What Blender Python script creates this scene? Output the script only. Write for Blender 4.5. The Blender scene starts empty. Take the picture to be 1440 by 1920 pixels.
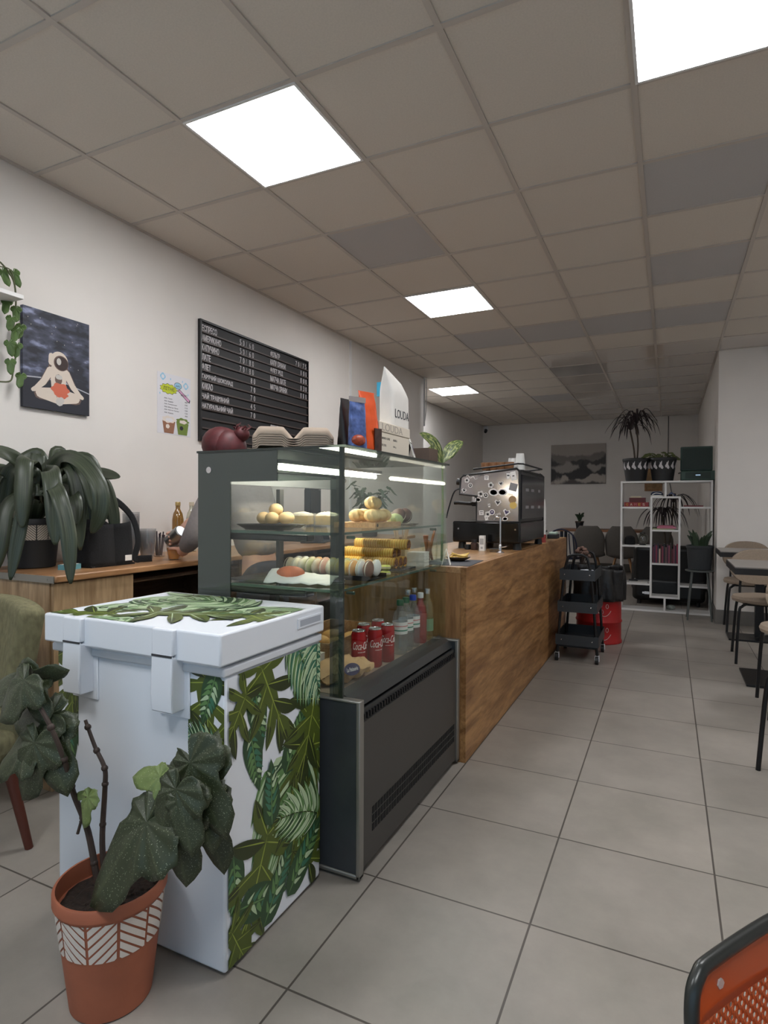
import bpy, bmesh, math, random
from mathutils import Vector, Matrix, noise
V = Vector
PI = math.pi
rnd = random.Random(7)
SC = bpy.context.scene
COL = SC.collection
H = 1.2612
CE = 2.93
# ---------------------------------------------------------------- materials
def lin(c):
    return tuple(((x / 255) / 12.92 if x / 255 <= .04045 else ((x / 255 + .055) / 1.055) ** 2.4) for x in c)
MATS = {}
def mat(name, c, rough=.5, metal=0, noise_amt=0, nscale=20, emit=0, spec=.5, bump=0, stretch=None):
    if name in MATS: return MATS[name]
    m = bpy.data.materials.new(name); m.use_nodes = True
    nt = m.node_tree; b = nt.nodes['Principled BSDF']
    col = lin(c) + (1,)
    b.inputs['Base Color'].default_value = col
    b.inputs['Roughness'].default_value = rough
    b.inputs['Metallic'].default_value = metal
    b.inputs['Specular IOR Level'].default_value = spec
    if emit:
        b.inputs['Emission Color'].default_value = col
        b.inputs['Emission Strength'].default_value = emit
    if noise_amt or bump:
        tc = nt.nodes.new('ShaderNodeTexCoord'); n = nt.nodes.new('ShaderNodeTexNoise')
        n.inputs['Scale'].default_value = nscale; n.inputs['Detail'].default_value = 4
        src = tc.outputs['Object']
        if stretch:
            mp = nt.nodes.new('ShaderNodeMapping'); mp.inputs['Scale'].default_value = stretch
            nt.links.new(src, mp.inputs['Vector']); src = mp.outputs['Vector']
        nt.links.new(src, n.inputs['Vector'])
        if noise_amt:
            r = nt.nodes.new('ShaderNodeValToRGB')
            r.color_ramp.elements[0].position = .3; r.color_ramp.elements[1].position = .7
            r.color_ramp.elements[0].color = tuple(x * (1 - noise_amt) for x in col[:3]) + (1,)
            r.color_ramp.elements[1].color = tuple(min(1, x * (1 + noise_amt)) for x in col[:3]) + (1,)
            nt.links.new(n.outputs['Fac'], r.inputs['Fac']); nt.links.new(r.outputs['Color'], b.inputs['Base Color'])
        if bump:
            bp = nt.nodes.new('ShaderNodeBump'); bp.inputs['Strength'].default_value = bump; bp.inputs['Distance'].default_value = .01
            nt.links.new(n.outputs['Fac'], bp.inputs['Height']); nt.links.new(bp.outputs['Normal'], b.inputs['Normal'])
    MATS[name] = m
    return m
def glass_mat(name, tint=(235, 242, 238), refl=.06, rough=.02, opac=0.0, body=(200, 210, 205)):
    """thin clear sheet: transparent with a fresnel mirror"""
    m = bpy.data.materials.new(name); m.use_nodes = True; nt = m.node_tree
    for n in list(nt.nodes): nt.nodes.remove(n)
    out = nt.nodes.new('ShaderNodeOutputMaterial'); tr = nt.nodes.new('ShaderNodeBsdfTransparent')
    gl = nt.nodes.new('ShaderNodeBsdfGlossy'); mx = nt.nodes.new('ShaderNodeMixShader'); lw = nt.nodes.new('ShaderNodeLayerWeight'); lw.inputs['Blend'].default_value = .5
    pw = nt.nodes.new('ShaderNodeMath'); pw.operation = 'POWER'; pw.inputs[1].default_value = 5
    fr = nt.nodes.new('ShaderNodeMath'); fr.operation = 'MULTIPLY_ADD'; fr.inputs[1].default_value = .6; fr.inputs[2].default_value = refl * .75
    nt.links.new(lw.outputs['Facing'], pw.inputs[0]); nt.links.new(pw.outputs[0], fr.inputs[0])
    tr.inputs['Color'].default_value = lin(tint) + (1,); gl.inputs['Roughness'].default_value = rough
    gl.inputs['Color'].default_value = (1, 1, 1, 1)
    last = tr.outputs[0]
    if opac:
        d = nt.nodes.new('ShaderNodeBsdfDiffuse'); d.inputs['Color'].default_value = lin(body) + (1,)
        m2 = nt.nodes.new('ShaderNodeMixShader'); m2.inputs[0].default_value = opac
        nt.links.new(tr.outputs[0], m2.inputs[1]); nt.links.new(d.outputs[0], m2.inputs[2]); last = m2.outputs[0]
    nt.links.new(fr.outputs[0], mx.inputs[0]); nt.links.new(last, mx.inputs[1]); nt.links.new(gl.outputs[0], mx.inputs[2])
    nt.links.new(mx.outputs[0], out.inputs['Surface'])
    return m
def wood(name, c1, c2, rough=.5, axis='Y', scale=1.0, bump=.05):
    m = bpy.data.materials.new(name); m.use_nodes = True; nt = m.node_tree; b = nt.nodes['Principled BSDF']
    tc = nt.nodes.new('ShaderNodeTexCoord'); mp = nt.nodes.new('ShaderNodeMapping')
    s = {'X': (1.2, 9, 9), 'Y': (9, 1.2, 9), 'Z': (9, 9, 1.2)}[axis]
    mp.inputs['Scale'].default_value = tuple(v * scale for v in s)
    n1 = nt.nodes.new('ShaderNodeTexNoise'); n1.inputs['Scale'].default_value = 1.1; n1.inputs['Detail'].default_value = 8; n1.inputs['Distortion'].default_value = 1.6
    n2 = nt.nodes.new('ShaderNodeTexNoise'); n2.inputs['Scale'].default_value = 9; n2.inputs['Detail'].default_value = 6
    r = nt.nodes.new('ShaderNodeValToRGB')
    r.color_ramp.elements[0].position = .36; r.color_ramp.elements[1].position = .62
    r.color_ramp.elements[0].color = lin(c2) + (1,); r.color_ramp.elements[1].color = lin(c1) + (1,)
    r2 = nt.nodes.new('ShaderNodeValToRGB'); r2.color_ramp.elements[0].position = .35; r2.color_ramp.elements[1].position = .6
    r2.color_ramp.elements[0].color = (.62, .58, .54, 1); r2.color_ramp.elements[1].color = (1, 1, 1, 1)
    mx = nt.nodes.new('ShaderNodeMixRGB'); mx.blend_type = 'MULTIPLY'; mx.inputs[0].default_value = .7
    L = nt.links.new
    L(tc.outputs['Object'], mp.inputs['Vector']); L(mp.outputs['Vector'], n1.inputs['Vector']); L(mp.outputs['Vector'], n2.inputs['Vector'])
    L(n1.outputs['Fac'], r.inputs['Fac']); L(n2.outputs['Fac'], r2.inputs['Fac']); L(r.outputs['Color'], mx.inputs[1]); L(r2.outputs['Color'], mx.inputs[2])
    L(mx.outputs['Color'], b.inputs['Base Color']); b.inputs['Roughness'].default_value = rough
    bp = nt.nodes.new('ShaderNodeBump'); bp.inputs['Strength'].default_value = bump; bp.inputs['Distance'].default_value = .004
    L(n2.outputs['Fac'], bp.inputs['Height']); L(bp.outputs['Normal'], b.inputs['Normal'])
    MATS[name] = m
    return m
# ---------------------------------------------------------------- mesh builder
class MB:
    def __init__(s): s.v = []; s.f = []; s.m = []; s.uv = []; s.T = Matrix.Identity(4)
    def add(s, vs, fs, mi=0, uvs=None):
        o = len(s.v); s.v += [s.T @ V(p) for p in vs]
        for f in fs:
            s.f.append([o + i for i in f]); s.m.append(mi)
            s.uv.append([uvs[i] for i in f] if uvs else [(0, 0)] * len(f))
        return s
    def box(s, c, d, mi=0, rz=0, rot=None):
        x, y, z = d[0] / 2, d[1] / 2, d[2] / 2
        R = rot if rot else Matrix.Rotation(rz, 3, 'Z')
        vs = [V(c) + R @ V((a * x, b * y, e * z)) for a in (-1, 1) for b in (-1, 1) for e in (-1, 1)]
        return s.add(vs, [(0, 1, 3, 2), (4, 6, 7, 5), (0, 4, 5, 1), (2, 3, 7, 6), (0, 2, 6, 4), (1, 5, 7, 3)], mi)
    def bx(s, a, b, mi=0):
        return s.box([(a[i] + b[i]) / 2 for i in range(3)], [abs(b[i] - a[i]) for i in range(3)], mi)
    def lathe(s, prof, n=24, c=(0, 0, 0), mi=0, sx=1, sy=1, caps=True, rot=None):
        R = rot if rot else Matrix.Identity(3)
        vs = []
        for r, z in prof:
            for k in range(n):
                a = 2 * PI * k / n; vs.append(V(c) + R @ V((r * math.cos(a) * sx, r * math.sin(a) * sy, z)))
        fs = []
        for i in range(len(prof) - 1):
            for k in range(n):
                k2 = (k + 1) % n; fs.append((i * n + k, i * n + k2, (i + 1) * n + k2, (i + 1) * n + k))
        if caps:
            if prof[0][0] > 1e-5: fs.append(tuple(reversed(range(n))))
            if prof[-1][0] > 1e-5: fs.append(tuple((len(prof) - 1) * n + k for k in range(n)))
        return s.add(vs, fs, mi)
    def cyl(s, p0, p1, r0, r1=None, n=12, mi=0, caps=True):
        r1 = r0 if r1 is None else r1
        p0, p1 = V(p0), V(p1); d = p1 - p0
        q = d.to_track_quat('Z', 'Y').to_matrix()
        return s.lathe([(r0, 0), (r1, d.length)], n, p0, mi, caps=caps, rot=q)
    def ball(s, c, r, mi=0, n=12, k=8, rot=None):
        if not hasattr(r, '__len__'): r = (r, r, r)
        prof = [(max(1e-6, math.sin(PI * i / k)), -math.cos(PI * i / k)) for i in range(k + 1)]
        R = (rot if rot else Matrix.Identity(3)) @ Matrix.Diagonal(V(r))
        return s.lathe(prof, n, c, mi, caps=False, rot=R)
    def tube(s, pts, r, n=8, mi=0, closed=False, caps=True, sub=0):
        pts = [V(p) for p in pts]
        if sub: pts = crom(pts, sub, closed)
        N = len(pts); rs = r if hasattr(r, '__len__') else [r] * N
        if len(rs) != N: rs = [rs[min(len(rs) - 1, int(i * len(rs) / N))] for i in range(N)]
        tans = []
        for i in range(N):
            a = pts[(i - 1) % N] if (closed or i > 0) else pts[i]; b = pts[(i + 1) % N] if (closed or i < N - 1) else pts[i]
            t = b - a; tans.append(t.normalized() if t.length > 1e-9 else V((0, 0, 1)))
        u = tans[0].orthogonal().normalized(); vs = []
        for i in range(N):
            t = tans[i]; u = (u - t * u.dot(t))
            u = u.normalized() if u.length > 1e-6 else t.orthogonal().normalized()
            w = t.cross(u)
            for k in range(n):
                a = 2 * PI * k / n; vs.append(pts[i] + (u * math.cos(a) + w * math.sin(a)) * rs[i])
        fs = []
        for i in range(N if closed else N - 1):
            j = (i + 1) % N
            for k in range(n):
                k2 = (k + 1) % n; fs.append((i * n + k, i * n + k2, j * n + k2, j * n + k))
        if caps and not closed:
            fs.append(tuple(reversed(range(n)))); fs.append(tuple((N - 1) * n + k for k in range(n)))
        return s.add(vs, fs, mi)
    def prism(s, poly, o, ex, ey, ez, mi=0):
        """polygon in the ex/ey plane at o, thickened by vector ez"""
        o, ex, ey, ez = V(o), V(ex), V(ey), V(ez); n = len(poly)
        vs = [o + ex * p[0] + ey * p[1] for p in poly]; vs += [p + ez for p in vs]
        fs = [tuple(reversed(range(n))), tuple(range(n, 2 * n))] + [(i, (i + 1) % n, n + (i + 1) % n, n + i) for i in range(n)]
        return s.add(vs, fs, mi)
    def grid(s, fn, nu, nv, mi=0, wrap=False):
        vs = []; uvs = []
        for i in range(nu + 1):
            for j in range(nv + 1):
                u, w = i / nu, j / nv; vs.append(fn(u, w)); uvs.append((u, w))
        fs = [(i * (nv + 1) + j, (i + 1) * (nv + 1) + j, (i + 1) * (nv + 1) + j + 1, i * (nv + 1) + j + 1) for i in range(nu) for j in range(nv)]
        return s.add(vs, fs, mi, uvs)
def crom(pts, sub, closed=False):
    out = []; N = len(pts); P = lambda i: pts[i % N] if closed else pts[max(0, min(N - 1, i))]
    for i in range(N if closed else N - 1):
        a, b, c, d = P(i - 1), P(i), P(i + 1), P(i + 2)
        for k in range(sub):
            t = k / sub
            out.append(.5 * ((2 * b) + (c - a) * t + (2 * a - 5 * b + 4 * c - d) * t * t + (3 * b - a - 3 * c + d) * t ** 3))
    if not closed: out.append(pts[-1])
    return out
def build(name, mb, mats, parent=None, smooth=True, ang=40, bevel=0, solid=0, subs=0, seg=2):
    me = bpy.data.meshes.new(name); me.from_pydata([tuple(v) for v in mb.v], [], mb.f)
    for m in (mats if isinstance(mats, (list, tuple)) else [mats]): me.materials.append(m)
    me.polygons.foreach_set('material_index', mb.m)
    if any(any(u != (0, 0) for u in f) for f in mb.uv):
        l = me.uv_layers.new(name='UVMap'); i = 0
        for f in mb.uv:
            for u in f: l.data[i].uv = u; i += 1
    bm = bmesh.new(); bm.from_mesh(me); bmesh.ops.recalc_face_normals(bm, faces=bm.faces); bm.to_mesh(me); bm.free()
    if smooth:
        me.polygons.foreach_set('use_smooth', [True] * len(me.polygons)); me.set_sharp_from_angle(angle=math.radians(ang))
    o = bpy.data.objects.new(name, me); COL.objects.link(o)
    if parent: o.parent = parent
    if solid:
        d = o.modifiers.new('s', 'SOLIDIFY'); d.thickness = solid; d.offset = 0
    if bevel:
        d = o.modifiers.new('b', 'BEVEL'); d.width = bevel; d.segments = seg; d.limit_method = 'ANGLE'; d.angle_limit = math.radians(40)
    if subs:
        d = o.modifiers.new('u', 'SUBSURF'); d.levels = subs; d.render_levels = subs
    return o
def tag(o, label, cat, group=None, kind=None):
    o['label'] = label; o['category'] = cat
    if group: o['group'] = group
    if kind: o['kind'] = kind
    return o
def thing(name, label, cat, loc=(0, 0, 0), rz=0, group=None):
    o = bpy.data.objects.new(name, None); COL.objects.link(o); o.empty_display_size = .05
    o.location = loc; o.rotation_euler = (0, 0, rz)
    return tag(o, label, cat, group)
def single(name, mb, mats, label, cat, loc=(0, 0, 0), rz=0, group=None, **k):
    o = build(name, mb, mats, None, **k); o.location = loc; o.rotation_euler = (0, 0, rz)
    return tag(o, label, cat, group)
def struct(name, mb, mats, parent=None, **k):
    o = build(name, mb, mats, parent, **k)
    if not parent: o['kind'] = 'structure'
    return o
def copy_tree(o, parent=None):
    c = o.copy(); COL.objects.link(c)
    if parent: c.parent = parent
    for ch in list(o.children): copy_tree(ch, c)
    return c
def dup(o, loc, rz=0, label=None, scale=None, mats=None):
    c = copy_tree(o); c.location = loc; c.rotation_euler = (0, 0, rz)
    if label: c['label'] = label
    if scale: c.scale = scale
    return c
def text_mb(body, width, height, depth=.001, shear=0, space=1.0, keep=False, bold=0):
    """lettering as flat thickened mesh in XY plane, lower-left at the origin, fitted to width x height"""
    cu = bpy.data.curves.new('t', 'FONT'); cu.body = body; cu.extrude = .02; cu.shear = shear; cu.space_character = space; cu.resolution_u = 3; cu.offset = bold
    ob = bpy.data.objects.new('t', cu)
    me = bpy.data.meshes.new_from_object(ob)
    vs = [v.co.copy() for v in me.vertices]; fs = [tuple(p.vertices) for p in me.polygons]
    bpy.data.objects.remove(ob); bpy.data.curves.remove(cu); bpy.data.meshes.remove(me)
    x0, x1 = min(v.x for v in vs), max(v.x for v in vs); y0, y1 = min(v.y for v in vs), max(v.y for v in vs)
    z0, z1 = min(v.z for v in vs), max(v.z for v in vs)
    sx = width / max(1e-6, x1 - x0); sy = height / max(1e-6, y1 - y0)
    if keep: sx = min(sx, sy)
    return [V(((v.x - x0) * sx, (v.y - y0) * sy, (v.z - z0) / max(1e-6, z1 - z0) * depth)) for v in vs], fs
def frame3(ex, ey, o):
    ex, ey = V(ex).normalized(), V(ey).normalized(); ez = ex.cross(ey)
    M = Matrix((ex, ey, ez)).transposed().to_4x4(); M.translation = V(o)
    return M
# wall-facing frames: text/poster plane for a surface looking along +X
FX = lambda o: frame3((0, 1, 0), (0, 0, 1), o)
FY = lambda o: frame3((1, 0, 0), (0, 0, 1), o)      # surface looking along -Y
def ribbon(mb, pts, w, mi=0, sub=5, fold=.25, prof=None, up=(0, 0, 1)):
    pts = crom([V(p) for p in pts], sub); N = len(pts); rows = []
    lastside = None
    for i, p in enumerate(pts):
        t = (pts[min(N - 1, i + 1)] - pts[max(0, i - 1)]).normalized()
        side = t.cross(V(up))
        if side.length < .25 and lastside: side = lastside - t * lastside.dot(t)
        if side.length < 1e-4: side = t.orthogonal()
        side.normalize()
        if lastside and side.dot(lastside) < 0: side = -side
        lastside = side; n = side.cross(t).normalized()
        k = i / (N - 1)
        ww = w * (prof(k) if prof else (min(1, .55 + 1.2 * k) * (1 - max(0, (k - .55) / .45) ** 2.2) + .02)) / 2
        rows.append((p - side * ww + n * ww * fold, p - side * ww * .5 + n * ww * fold * .35, p, p + side * ww * .5 + n * ww * fold * .35, p + side * ww + n * ww * fold, k))
    vs = []; uvs = []
    for r in rows:
        for j in range(5): vs.append(r[j]); uvs.append((r[5], j / 4))
    mb.add(vs, [(i * 5 + j, i * 5 + j + 1, (i + 1) * 5 + j + 1, (i + 1) * 5 + j) for i in range(N - 1) for j in range(4)], mi, uvs)
# ---------------------------------------------------------------- common materials
white_wall = mat('wall_paint', (226, 220, 214), .75, noise_amt=.02, nscale=3)
rear_wall = mat('rear_wall_paint', (230, 225, 220), .8, noise_amt=.02, nscale=3)
black_metal = mat('black_metal', (26, 26, 28), .35, .3)
black_plastic = mat('black_plastic', (20, 20, 22), .45)
black_gloss = mat('black_gloss', (14, 14, 15), .15)
chrome = mat('chrome', (205, 205, 208), .15, 1)
steel = mat('brushed_steel', (150, 152, 152), .32, .9, .05, 60)
alum = mat('aluminium', (150, 148, 142), .4, .7)
white_plastic = mat('white_plastic', (228, 231, 236), .35)
white_lam = mat('white_laminate', (230, 228, 226), .4)
grey_glass = mat('grey_printed_glass', (74, 79, 75), .08)
dark_panel = mat('anthracite_panel', (62, 62, 62), .42, .2, .04, 40)
clear_glass = glass_mat('clear_glass', (249, 252, 250), .05)
cup_clear = glass_mat('clear_plastic', (244, 244, 244), .08, .05, .10, (225, 228, 232))
bottle_clear = glass_mat('bottle_plastic', (238, 242, 244), .1, .06, .08, (225, 228, 232))
soil = mat('soil', (40, 29, 22), .95, noise_amt=.6, nscale=60, bump=.8)
paper_white = mat('white_paper', (232, 229, 222), .7)
oak = wood('oak_counter', (178, 134, 86), (134, 94, 54), .42, 'Y')
oak_z = wood('oak_end', (170, 128, 84), (140, 102, 64), .45, 'Z')
pale_oak = wood('pale_oak', (184, 156, 122), (160, 131, 98), .5, 'Z', .7)
top_oak = wood('worktop_oak', (176, 132, 92), (150, 108, 72), .35, 'Y', .7)
board_wood = wood('board_wood', (206, 168, 122), (176, 134, 90), .5, 'Y', 2)
leg_wood = wood('leg_wood', (176, 130, 86), (140, 98, 60), .5, 'Z', 3)
cardboard = mat('grey_cardboard', (176, 158, 140), .85, noise_amt=.06, nscale=30)
taupe = mat('taupe_fabric', (152, 136, 120), .9, noise_amt=.08, nscale=90, bump=.2)
# ---------------------------------------------------------------- the room
XL, XR, YF, YM, YB, XB, XA = -2.93, 3.0, -2.4, 7.3, 12.2, -3.55, .47
def floor_mat():
    m = bpy.data.materials.new('floor_tiles'); m.use_nodes = True; nt = m.node_tree; b = nt.nodes['Principled BSDF']; L = nt.links.new
    tc = nt.nodes.new('ShaderNodeTexCoord'); mp = nt.nodes.new('ShaderNodeMapping')
    mp.inputs['Location'].default_value = (.8841 + .518 * 20, -1.2724 + .518 * 20, 0)
    br = nt.nodes.new('ShaderNodeTexBrick'); br.offset = 0; br.squash = 1
    for k, v in (('Scale', 1), ('Mortar Size', .0035), ('Mortar Smooth', .2), ('Bias', 0), ('Brick Width', .518), ('Row Height', .518)): br.inputs[k].default_value = v
    br.inputs['Color1'].default_value = lin((158, 151, 143)) + (1,); br.inputs['Color2'].default_value = lin((149, 143, 136)) + (1,); br.inputs['Mortar'].default_value = lin((84, 78, 73)) + (1,)
    n = nt.nodes.new('ShaderNodeTexNoise'); n.inputs['Scale'].default_value = 3.2; n.inputs['Detail'].default_value = 9; n.inputs['Roughness'].default_value = .65
    r = nt.nodes.new('ShaderNodeValToRGB'); r.color_ramp.elements[0].position = .33; r.color_ramp.elements[1].position = .68
    r.color_ramp.elements[0].color = (.80, .80, .79, 1); r.color_ramp.elements[1].color = (1.06, 1.05, 1.04, 1)
    n2 = nt.nodes.new('ShaderNodeTexNoise'); n2.inputs['Scale'].default_value = 60; n2.inputs['Detail'].default_value = 3
    mx = nt.nodes.new('ShaderNodeMixRGB'); mx.blend_type = 'MULTIPLY'; mx.inputs[0].default_value = 1
    L(tc.outputs['Object'], mp.inputs['Vector']); L(mp.outputs['Vector'], br.inputs['Vector']); L(tc.outputs['Object'], n.inputs['Vector']); L(tc.outputs['Object'], n2.inputs['Vector'])
    L(n.outputs['Fac'], r.inputs['Fac']); L(br.outputs['Color'], mx.inputs[1]); L(r.outputs['Color'], mx.inputs[2]); L(mx.outputs['Color'], b.inputs['Base Color'])
    mr = nt.nodes.new('ShaderNodeMapRange'); mr.inputs['To Min'].default_value = .34; mr.inputs['To Max'].default_value = .52
    L(n.outputs['Fac'], mr.inputs['Value']); L(mr.outputs['Result'], b.inputs['Roughness'])
    bp = nt.nodes.new('ShaderNodeBump'); bp.inputs['Strength'].default_value = .25; bp.inputs['Distance'].default_value = .003; bp.invert = True
    L(br.outputs['Fac'], bp.inputs['Height']); L(bp.outputs['Normal'], b.inputs['Normal'])
    return m
struct('floor', MB().bx((XB - .3, YF - .3, -.1), (XR + .3, YB + .3, 0)), floor_mat(), smooth=False)
struct('wall_left', MB().bx((XL - .9, YF, 0), (XL, YM, CE + .1)), white_wall, smooth=False)
struct('wall_left_rear', MB().bx((XB - .2, YM, 0), (XB, YB, CE + .1)), rear_wall, smooth=False)
struct('wall_back', MB().bx((XB - .2, YB, 0), (XA + .5, YB + .2, CE + .1)), rear_wall, smooth=False)
struct('wall_right_rear', MB().bx((XA, YM, 0), (XR + .2, YB, CE + .1)), rear_wall, smooth=False)
struct('wall_right', MB().bx((XR, YF, 0), (XR + .2, YM, CE + .1)), white_wall, smooth=False)
fw = MB()
fw.bx((XL, YF - .2, 0), (XR, YF, .35)); fw.bx((XL, YF - .2, 2.55), (XR, YF, CE + .1))
for a, b in ((XL, -2.5), (-.1, .2), (2.6, XR)): fw.bx((a, YF - .2, .35), (b, YF, 2.55))
struct('wall_front', fw, white_wall, smooth=False)
wf = mat('window_frame_white', (225, 225, 225), .4)
pane_mat = glass_mat('window_glass', (240, 245, 245), .05)
for k, (a, b) in enumerate(((-2.5, -.1), (.2, 2.6))):
    m = MB()
    for x in (a + .03, (a + b) / 2, b - .03): m.bx((x - .03, YF - .12, .35), (x + .03, YF - .06, 2.55))
    for z in (.38, 2.52): m.bx((a, YF - .12, z - .03), (b, YF - .06, z + .03))
    w = struct('window_%d' % (k + 1), m, wf, smooth=False)
    struct('pane', MB().bx((a, YF - .095, .35), (b, YF - .089, 2.55)), pane_mat, w, smooth=False)
# skirting
sk = mat('skirting_tile', (112, 109, 104), .5, noise_amt=.06, nscale=8)
struct('baseboard_right_rear', MB().bx((XA - .012, YM - .014, 0), (XR, YM, .15)).bx((XA - .012, YM, 0), (XA, YB, .15)), sk, smooth=False)
struct('baseboard_back', MB().bx((XB, YB - .012, 0), (XA - .012, YB, .15)), sk, smooth=False)
struct('baseboard_left', MB().bx((XL, YF, 0), (XL + .012, 1.6, .1)), sk, smooth=False)
# ceiling: one tile per cell of a 0.6 m grid, recessed lights in four cells, plus three added unseen
CX0, CY0 = -1.9402, 1.3681
tile_mats = [mat('ceiling_tile', (216, 208, 198), .9, noise_amt=.04, nscale=140), mat('ceiling_tile_grey', (190, 188, 188), .9, noise_amt=.03, nscale=140),
             mat('ceiling_tile_satin', (206, 199, 192), .06, spec=.8), mat('ceiling_tile_satin_grey', (184, 181, 178), .06, spec=.7)]
greys = {(-3, -1), (-1, -2), (0, 3), (3, 3), (3, 5), (1, 7), (2, 7), (3, 7), (0, 7), (2, -3), (1, 10), (-1, 9), (2, 12), (0, 13)}
lights = {(0, 1): 'square light panel in the ceiling above the glass display case', (0, 5): 'light panel in the ceiling above the coffee counter',
          (-2, 11): 'light panel in the ceiling of the back room', (3, 1): 'large bright light panel at the top right of the ceiling', (0, -3): 'added unseen light panel overhead behind the white freezer', (3, -3): 'added unseen light panel overhead near the front windows', (6, 5): 'added unseen light panel overhead above the cafe tables on the right'}  # last three panels are out of view, added to brighten the room
cl = MB(); gb = MB()
i0, i1, j0, j1 = -4, 8, -7, 18
zt = CE + .006
for i in range(i0, i1 + 1):
    for j in range(j0, j1 + 1):
        if (i, j) in lights: continue
        x, y = CX0 + .6 * i, CY0 + .6 * j
        if y > YB + .1 or (j < 9 and x < XL - .7): continue
        gl = j >= 9 and i >= 1
        mi = (2 if gl else 0) + (1 if (i, j) in greys else 0)
        cl.bx((x + .0125, y + .0125, zt), (x + .5875, y + .5875, zt + .02), mi)
cl.bx((XB - .2, YF - .2, zt + .02), (XR + .2, YB + .2, zt + .1), 0)
ce = struct('ceiling', cl, tile_mats, smooth=False)
for i in range(i0, i1 + 2):
    x = CX0 + .6 * i; gb.bx((x - .012, YF, CE), (x + .012, YB, CE + .008))
for j in range(j0, j1 + 2):
    y = CY0 + .6 * j; gb.bx((XB, y - .012, CE + .0005), (XR, y + .012, CE + .008))
# wall angle strips
gb.bx((XL, YF, CE - .002), (XL + .02, YM, CE + .008)); gb.bx((XB, YM, CE - .002), (XB + .02, YB, CE + .008)); gb.bx((XB, YB - .02, CE - .002), (XA, YB, CE + .008)); gb.bx((XA - .02, YM, CE - .002), (XA, YB, CE + .008)); gb.bx((XA, YM - .02, CE - .002), (XR, YM, CE + .008))
struct('grid_bars', gb, mat('grid_bar_paint', (196, 188, 180), .5), ce, smooth=False)
LPOW = 15.0
lamp_frame = mat('lamp_frame', (235, 235, 235), .4)
lamp_em = mat('lamp_diffuser', (247, 248, 250), .5, emit=LPOW)
for (i, j), lab in lights.items():
    x, y = CX0 + .6 * i + .3, CY0 + .6 * j + .3
    t = thing('ceiling_light', lab, 'ceiling light', (x, y, CE), group='square ceiling light panels')
    f = MB()
    for s in (-1, 1):
        f.bx((s * .288 - .006, -.294, -.004), (s * .288 + .006, .294, .03)); f.bx((-.282, s * .288 - .006, -.004), (.282, s * .288 + .006, .03))
    f.bx((-.294, -.294, .024), (.294, .294, .034))
    build('frame', f, lamp_frame, t, smooth=False)
    build('diffuser', MB().bx((-.282, -.282, -.002), (.282, .282, .01)), lamp_em, t, smooth=False)
# small fittings of the room
m = MB().tube([(XL + .03, YM - .05, CE), (XL + .03, YM - .05, 2.3)], .012); m.tube([(XL + .05, YM - .03, CE), (XL + .06, YM - .05, 2.6), (XL + .04, YM - .04, 2.4), (XL + .03, YM - .05, 2.34)], .006, sub=5)
single('cable_conduit', m, mat('conduit_grey', (190, 190, 190), .5), 'thin grey cable conduit with a hanging loop at the end of the left wall', 'conduit')
single('trunking', MB().bx((XL, 5.28, .96), (XL + .014, 5.305, CE)), white_lam, 'thin white vertical cable trunking on the left wall beside the menu board', 'trunking', smooth=False)
t = thing('security_camera', 'small security camera high in the far left corner of the back room', 'camera', (-3.47, YB, 2.86))
build('bracket', MB().bx((-.04, -.06, -.02), (.04, 0, .06)), white_plastic, t, bevel=.008)
m = MB(); m.cyl((0, -.05, -.03), (.02, -.15, -.07), .035, .03, 16); m.cyl((.02, -.15, -.07), (.021, -.156, -.0725), .02, .018, 12)
build('lens_body', m, black_plastic, t)
m = MB().box((0, 0, 0), (.16, .05, .07)).box((0, -.03, -.02), (.10, .02, .02))
single('motion_sensor', m, white_plastic, 'small white wall sensor under the ceiling at the right edge', 'sensor', (1.0, YM - .025, 2.86), bevel=.01)
single('hanging_cable', MB().tube([(-.02, YB - .01, CE), (-.02, YB - .01, 1.9), (.0, YB - .01, 1.75), (.1, YB - .01, 1.2)], .007, sub=4), mat('cable_grey', (90, 88, 86), .6), 'thin grey cable running down the back wall beside the record player', 'cable')
# lights and world
def world():
    w = bpy.data.worlds.new('daylight'); SC.world = w; w.use_nodes = True
    bg = w.node_tree.nodes['Background']; bg.inputs['Color'].default_value = (.52, .74, 1, 1); bg.inputs['Strength'].default_value = WORLD
WORLD = .8
world()
for k, (a, b) in enumerate(((-2.5, -.1), (.2, 2.6))):
    L_ = bpy.data.lights.new('window_daylight', 'AREA'); L_.shape = 'RECTANGLE'; L_.size = 2.4; L_.size_y = 2.2; L_.cycles.is_portal = True
    o = bpy.data.objects.new('window_daylight', L_); COL.objects.link(o); o.location = ((a + b) / 2, YF - .15, 1.45); o.rotation_euler = (PI / 2, 0, PI)
# camera
Fv = V((math.sin(-.4475) * math.cos(-.0119), math.cos(-.4475) * math.cos(-.0119), math.sin(-.0119)))
r0 = V((math.cos(-.4475), -math.sin(-.4475), 0)); u0 = r0.cross(Fv)
Rv = r0 * math.cos(.004) + u0 * math.sin(.004); Uv = u0 * math.cos(.004) - r0 * math.sin(.004)
cam = bpy.data.cameras.new('camera'); co = bpy.data.objects.new('camera', cam); COL.objects.link(co)
cam.lens = 36 * 1112.6 / 1920; cam.sensor_width = 36; cam.sensor_fit = 'AUTO'; cam.clip_start = .02
Mx = Matrix((Rv, Uv, -Fv)).transposed().to_4x4(); Mx.translation = (0, 0, H); co.matrix_world = Mx
SC.camera = co
SC.view_settings.view_transform = 'Standard'; SC.view_settings.look = 'None'; SC.view_settings.gamma = 1; SC.view_settings.exposure = .84
SC.view_settings.use_curve_mapping = False
SC.cycles.use_denoising = True
SC.cycles.max_bounces = 10; SC.cycles.transparent_max_bounces = 24; SC.cycles.caustics_reflective = False; SC.cycles.caustics_refractive = False
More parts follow.
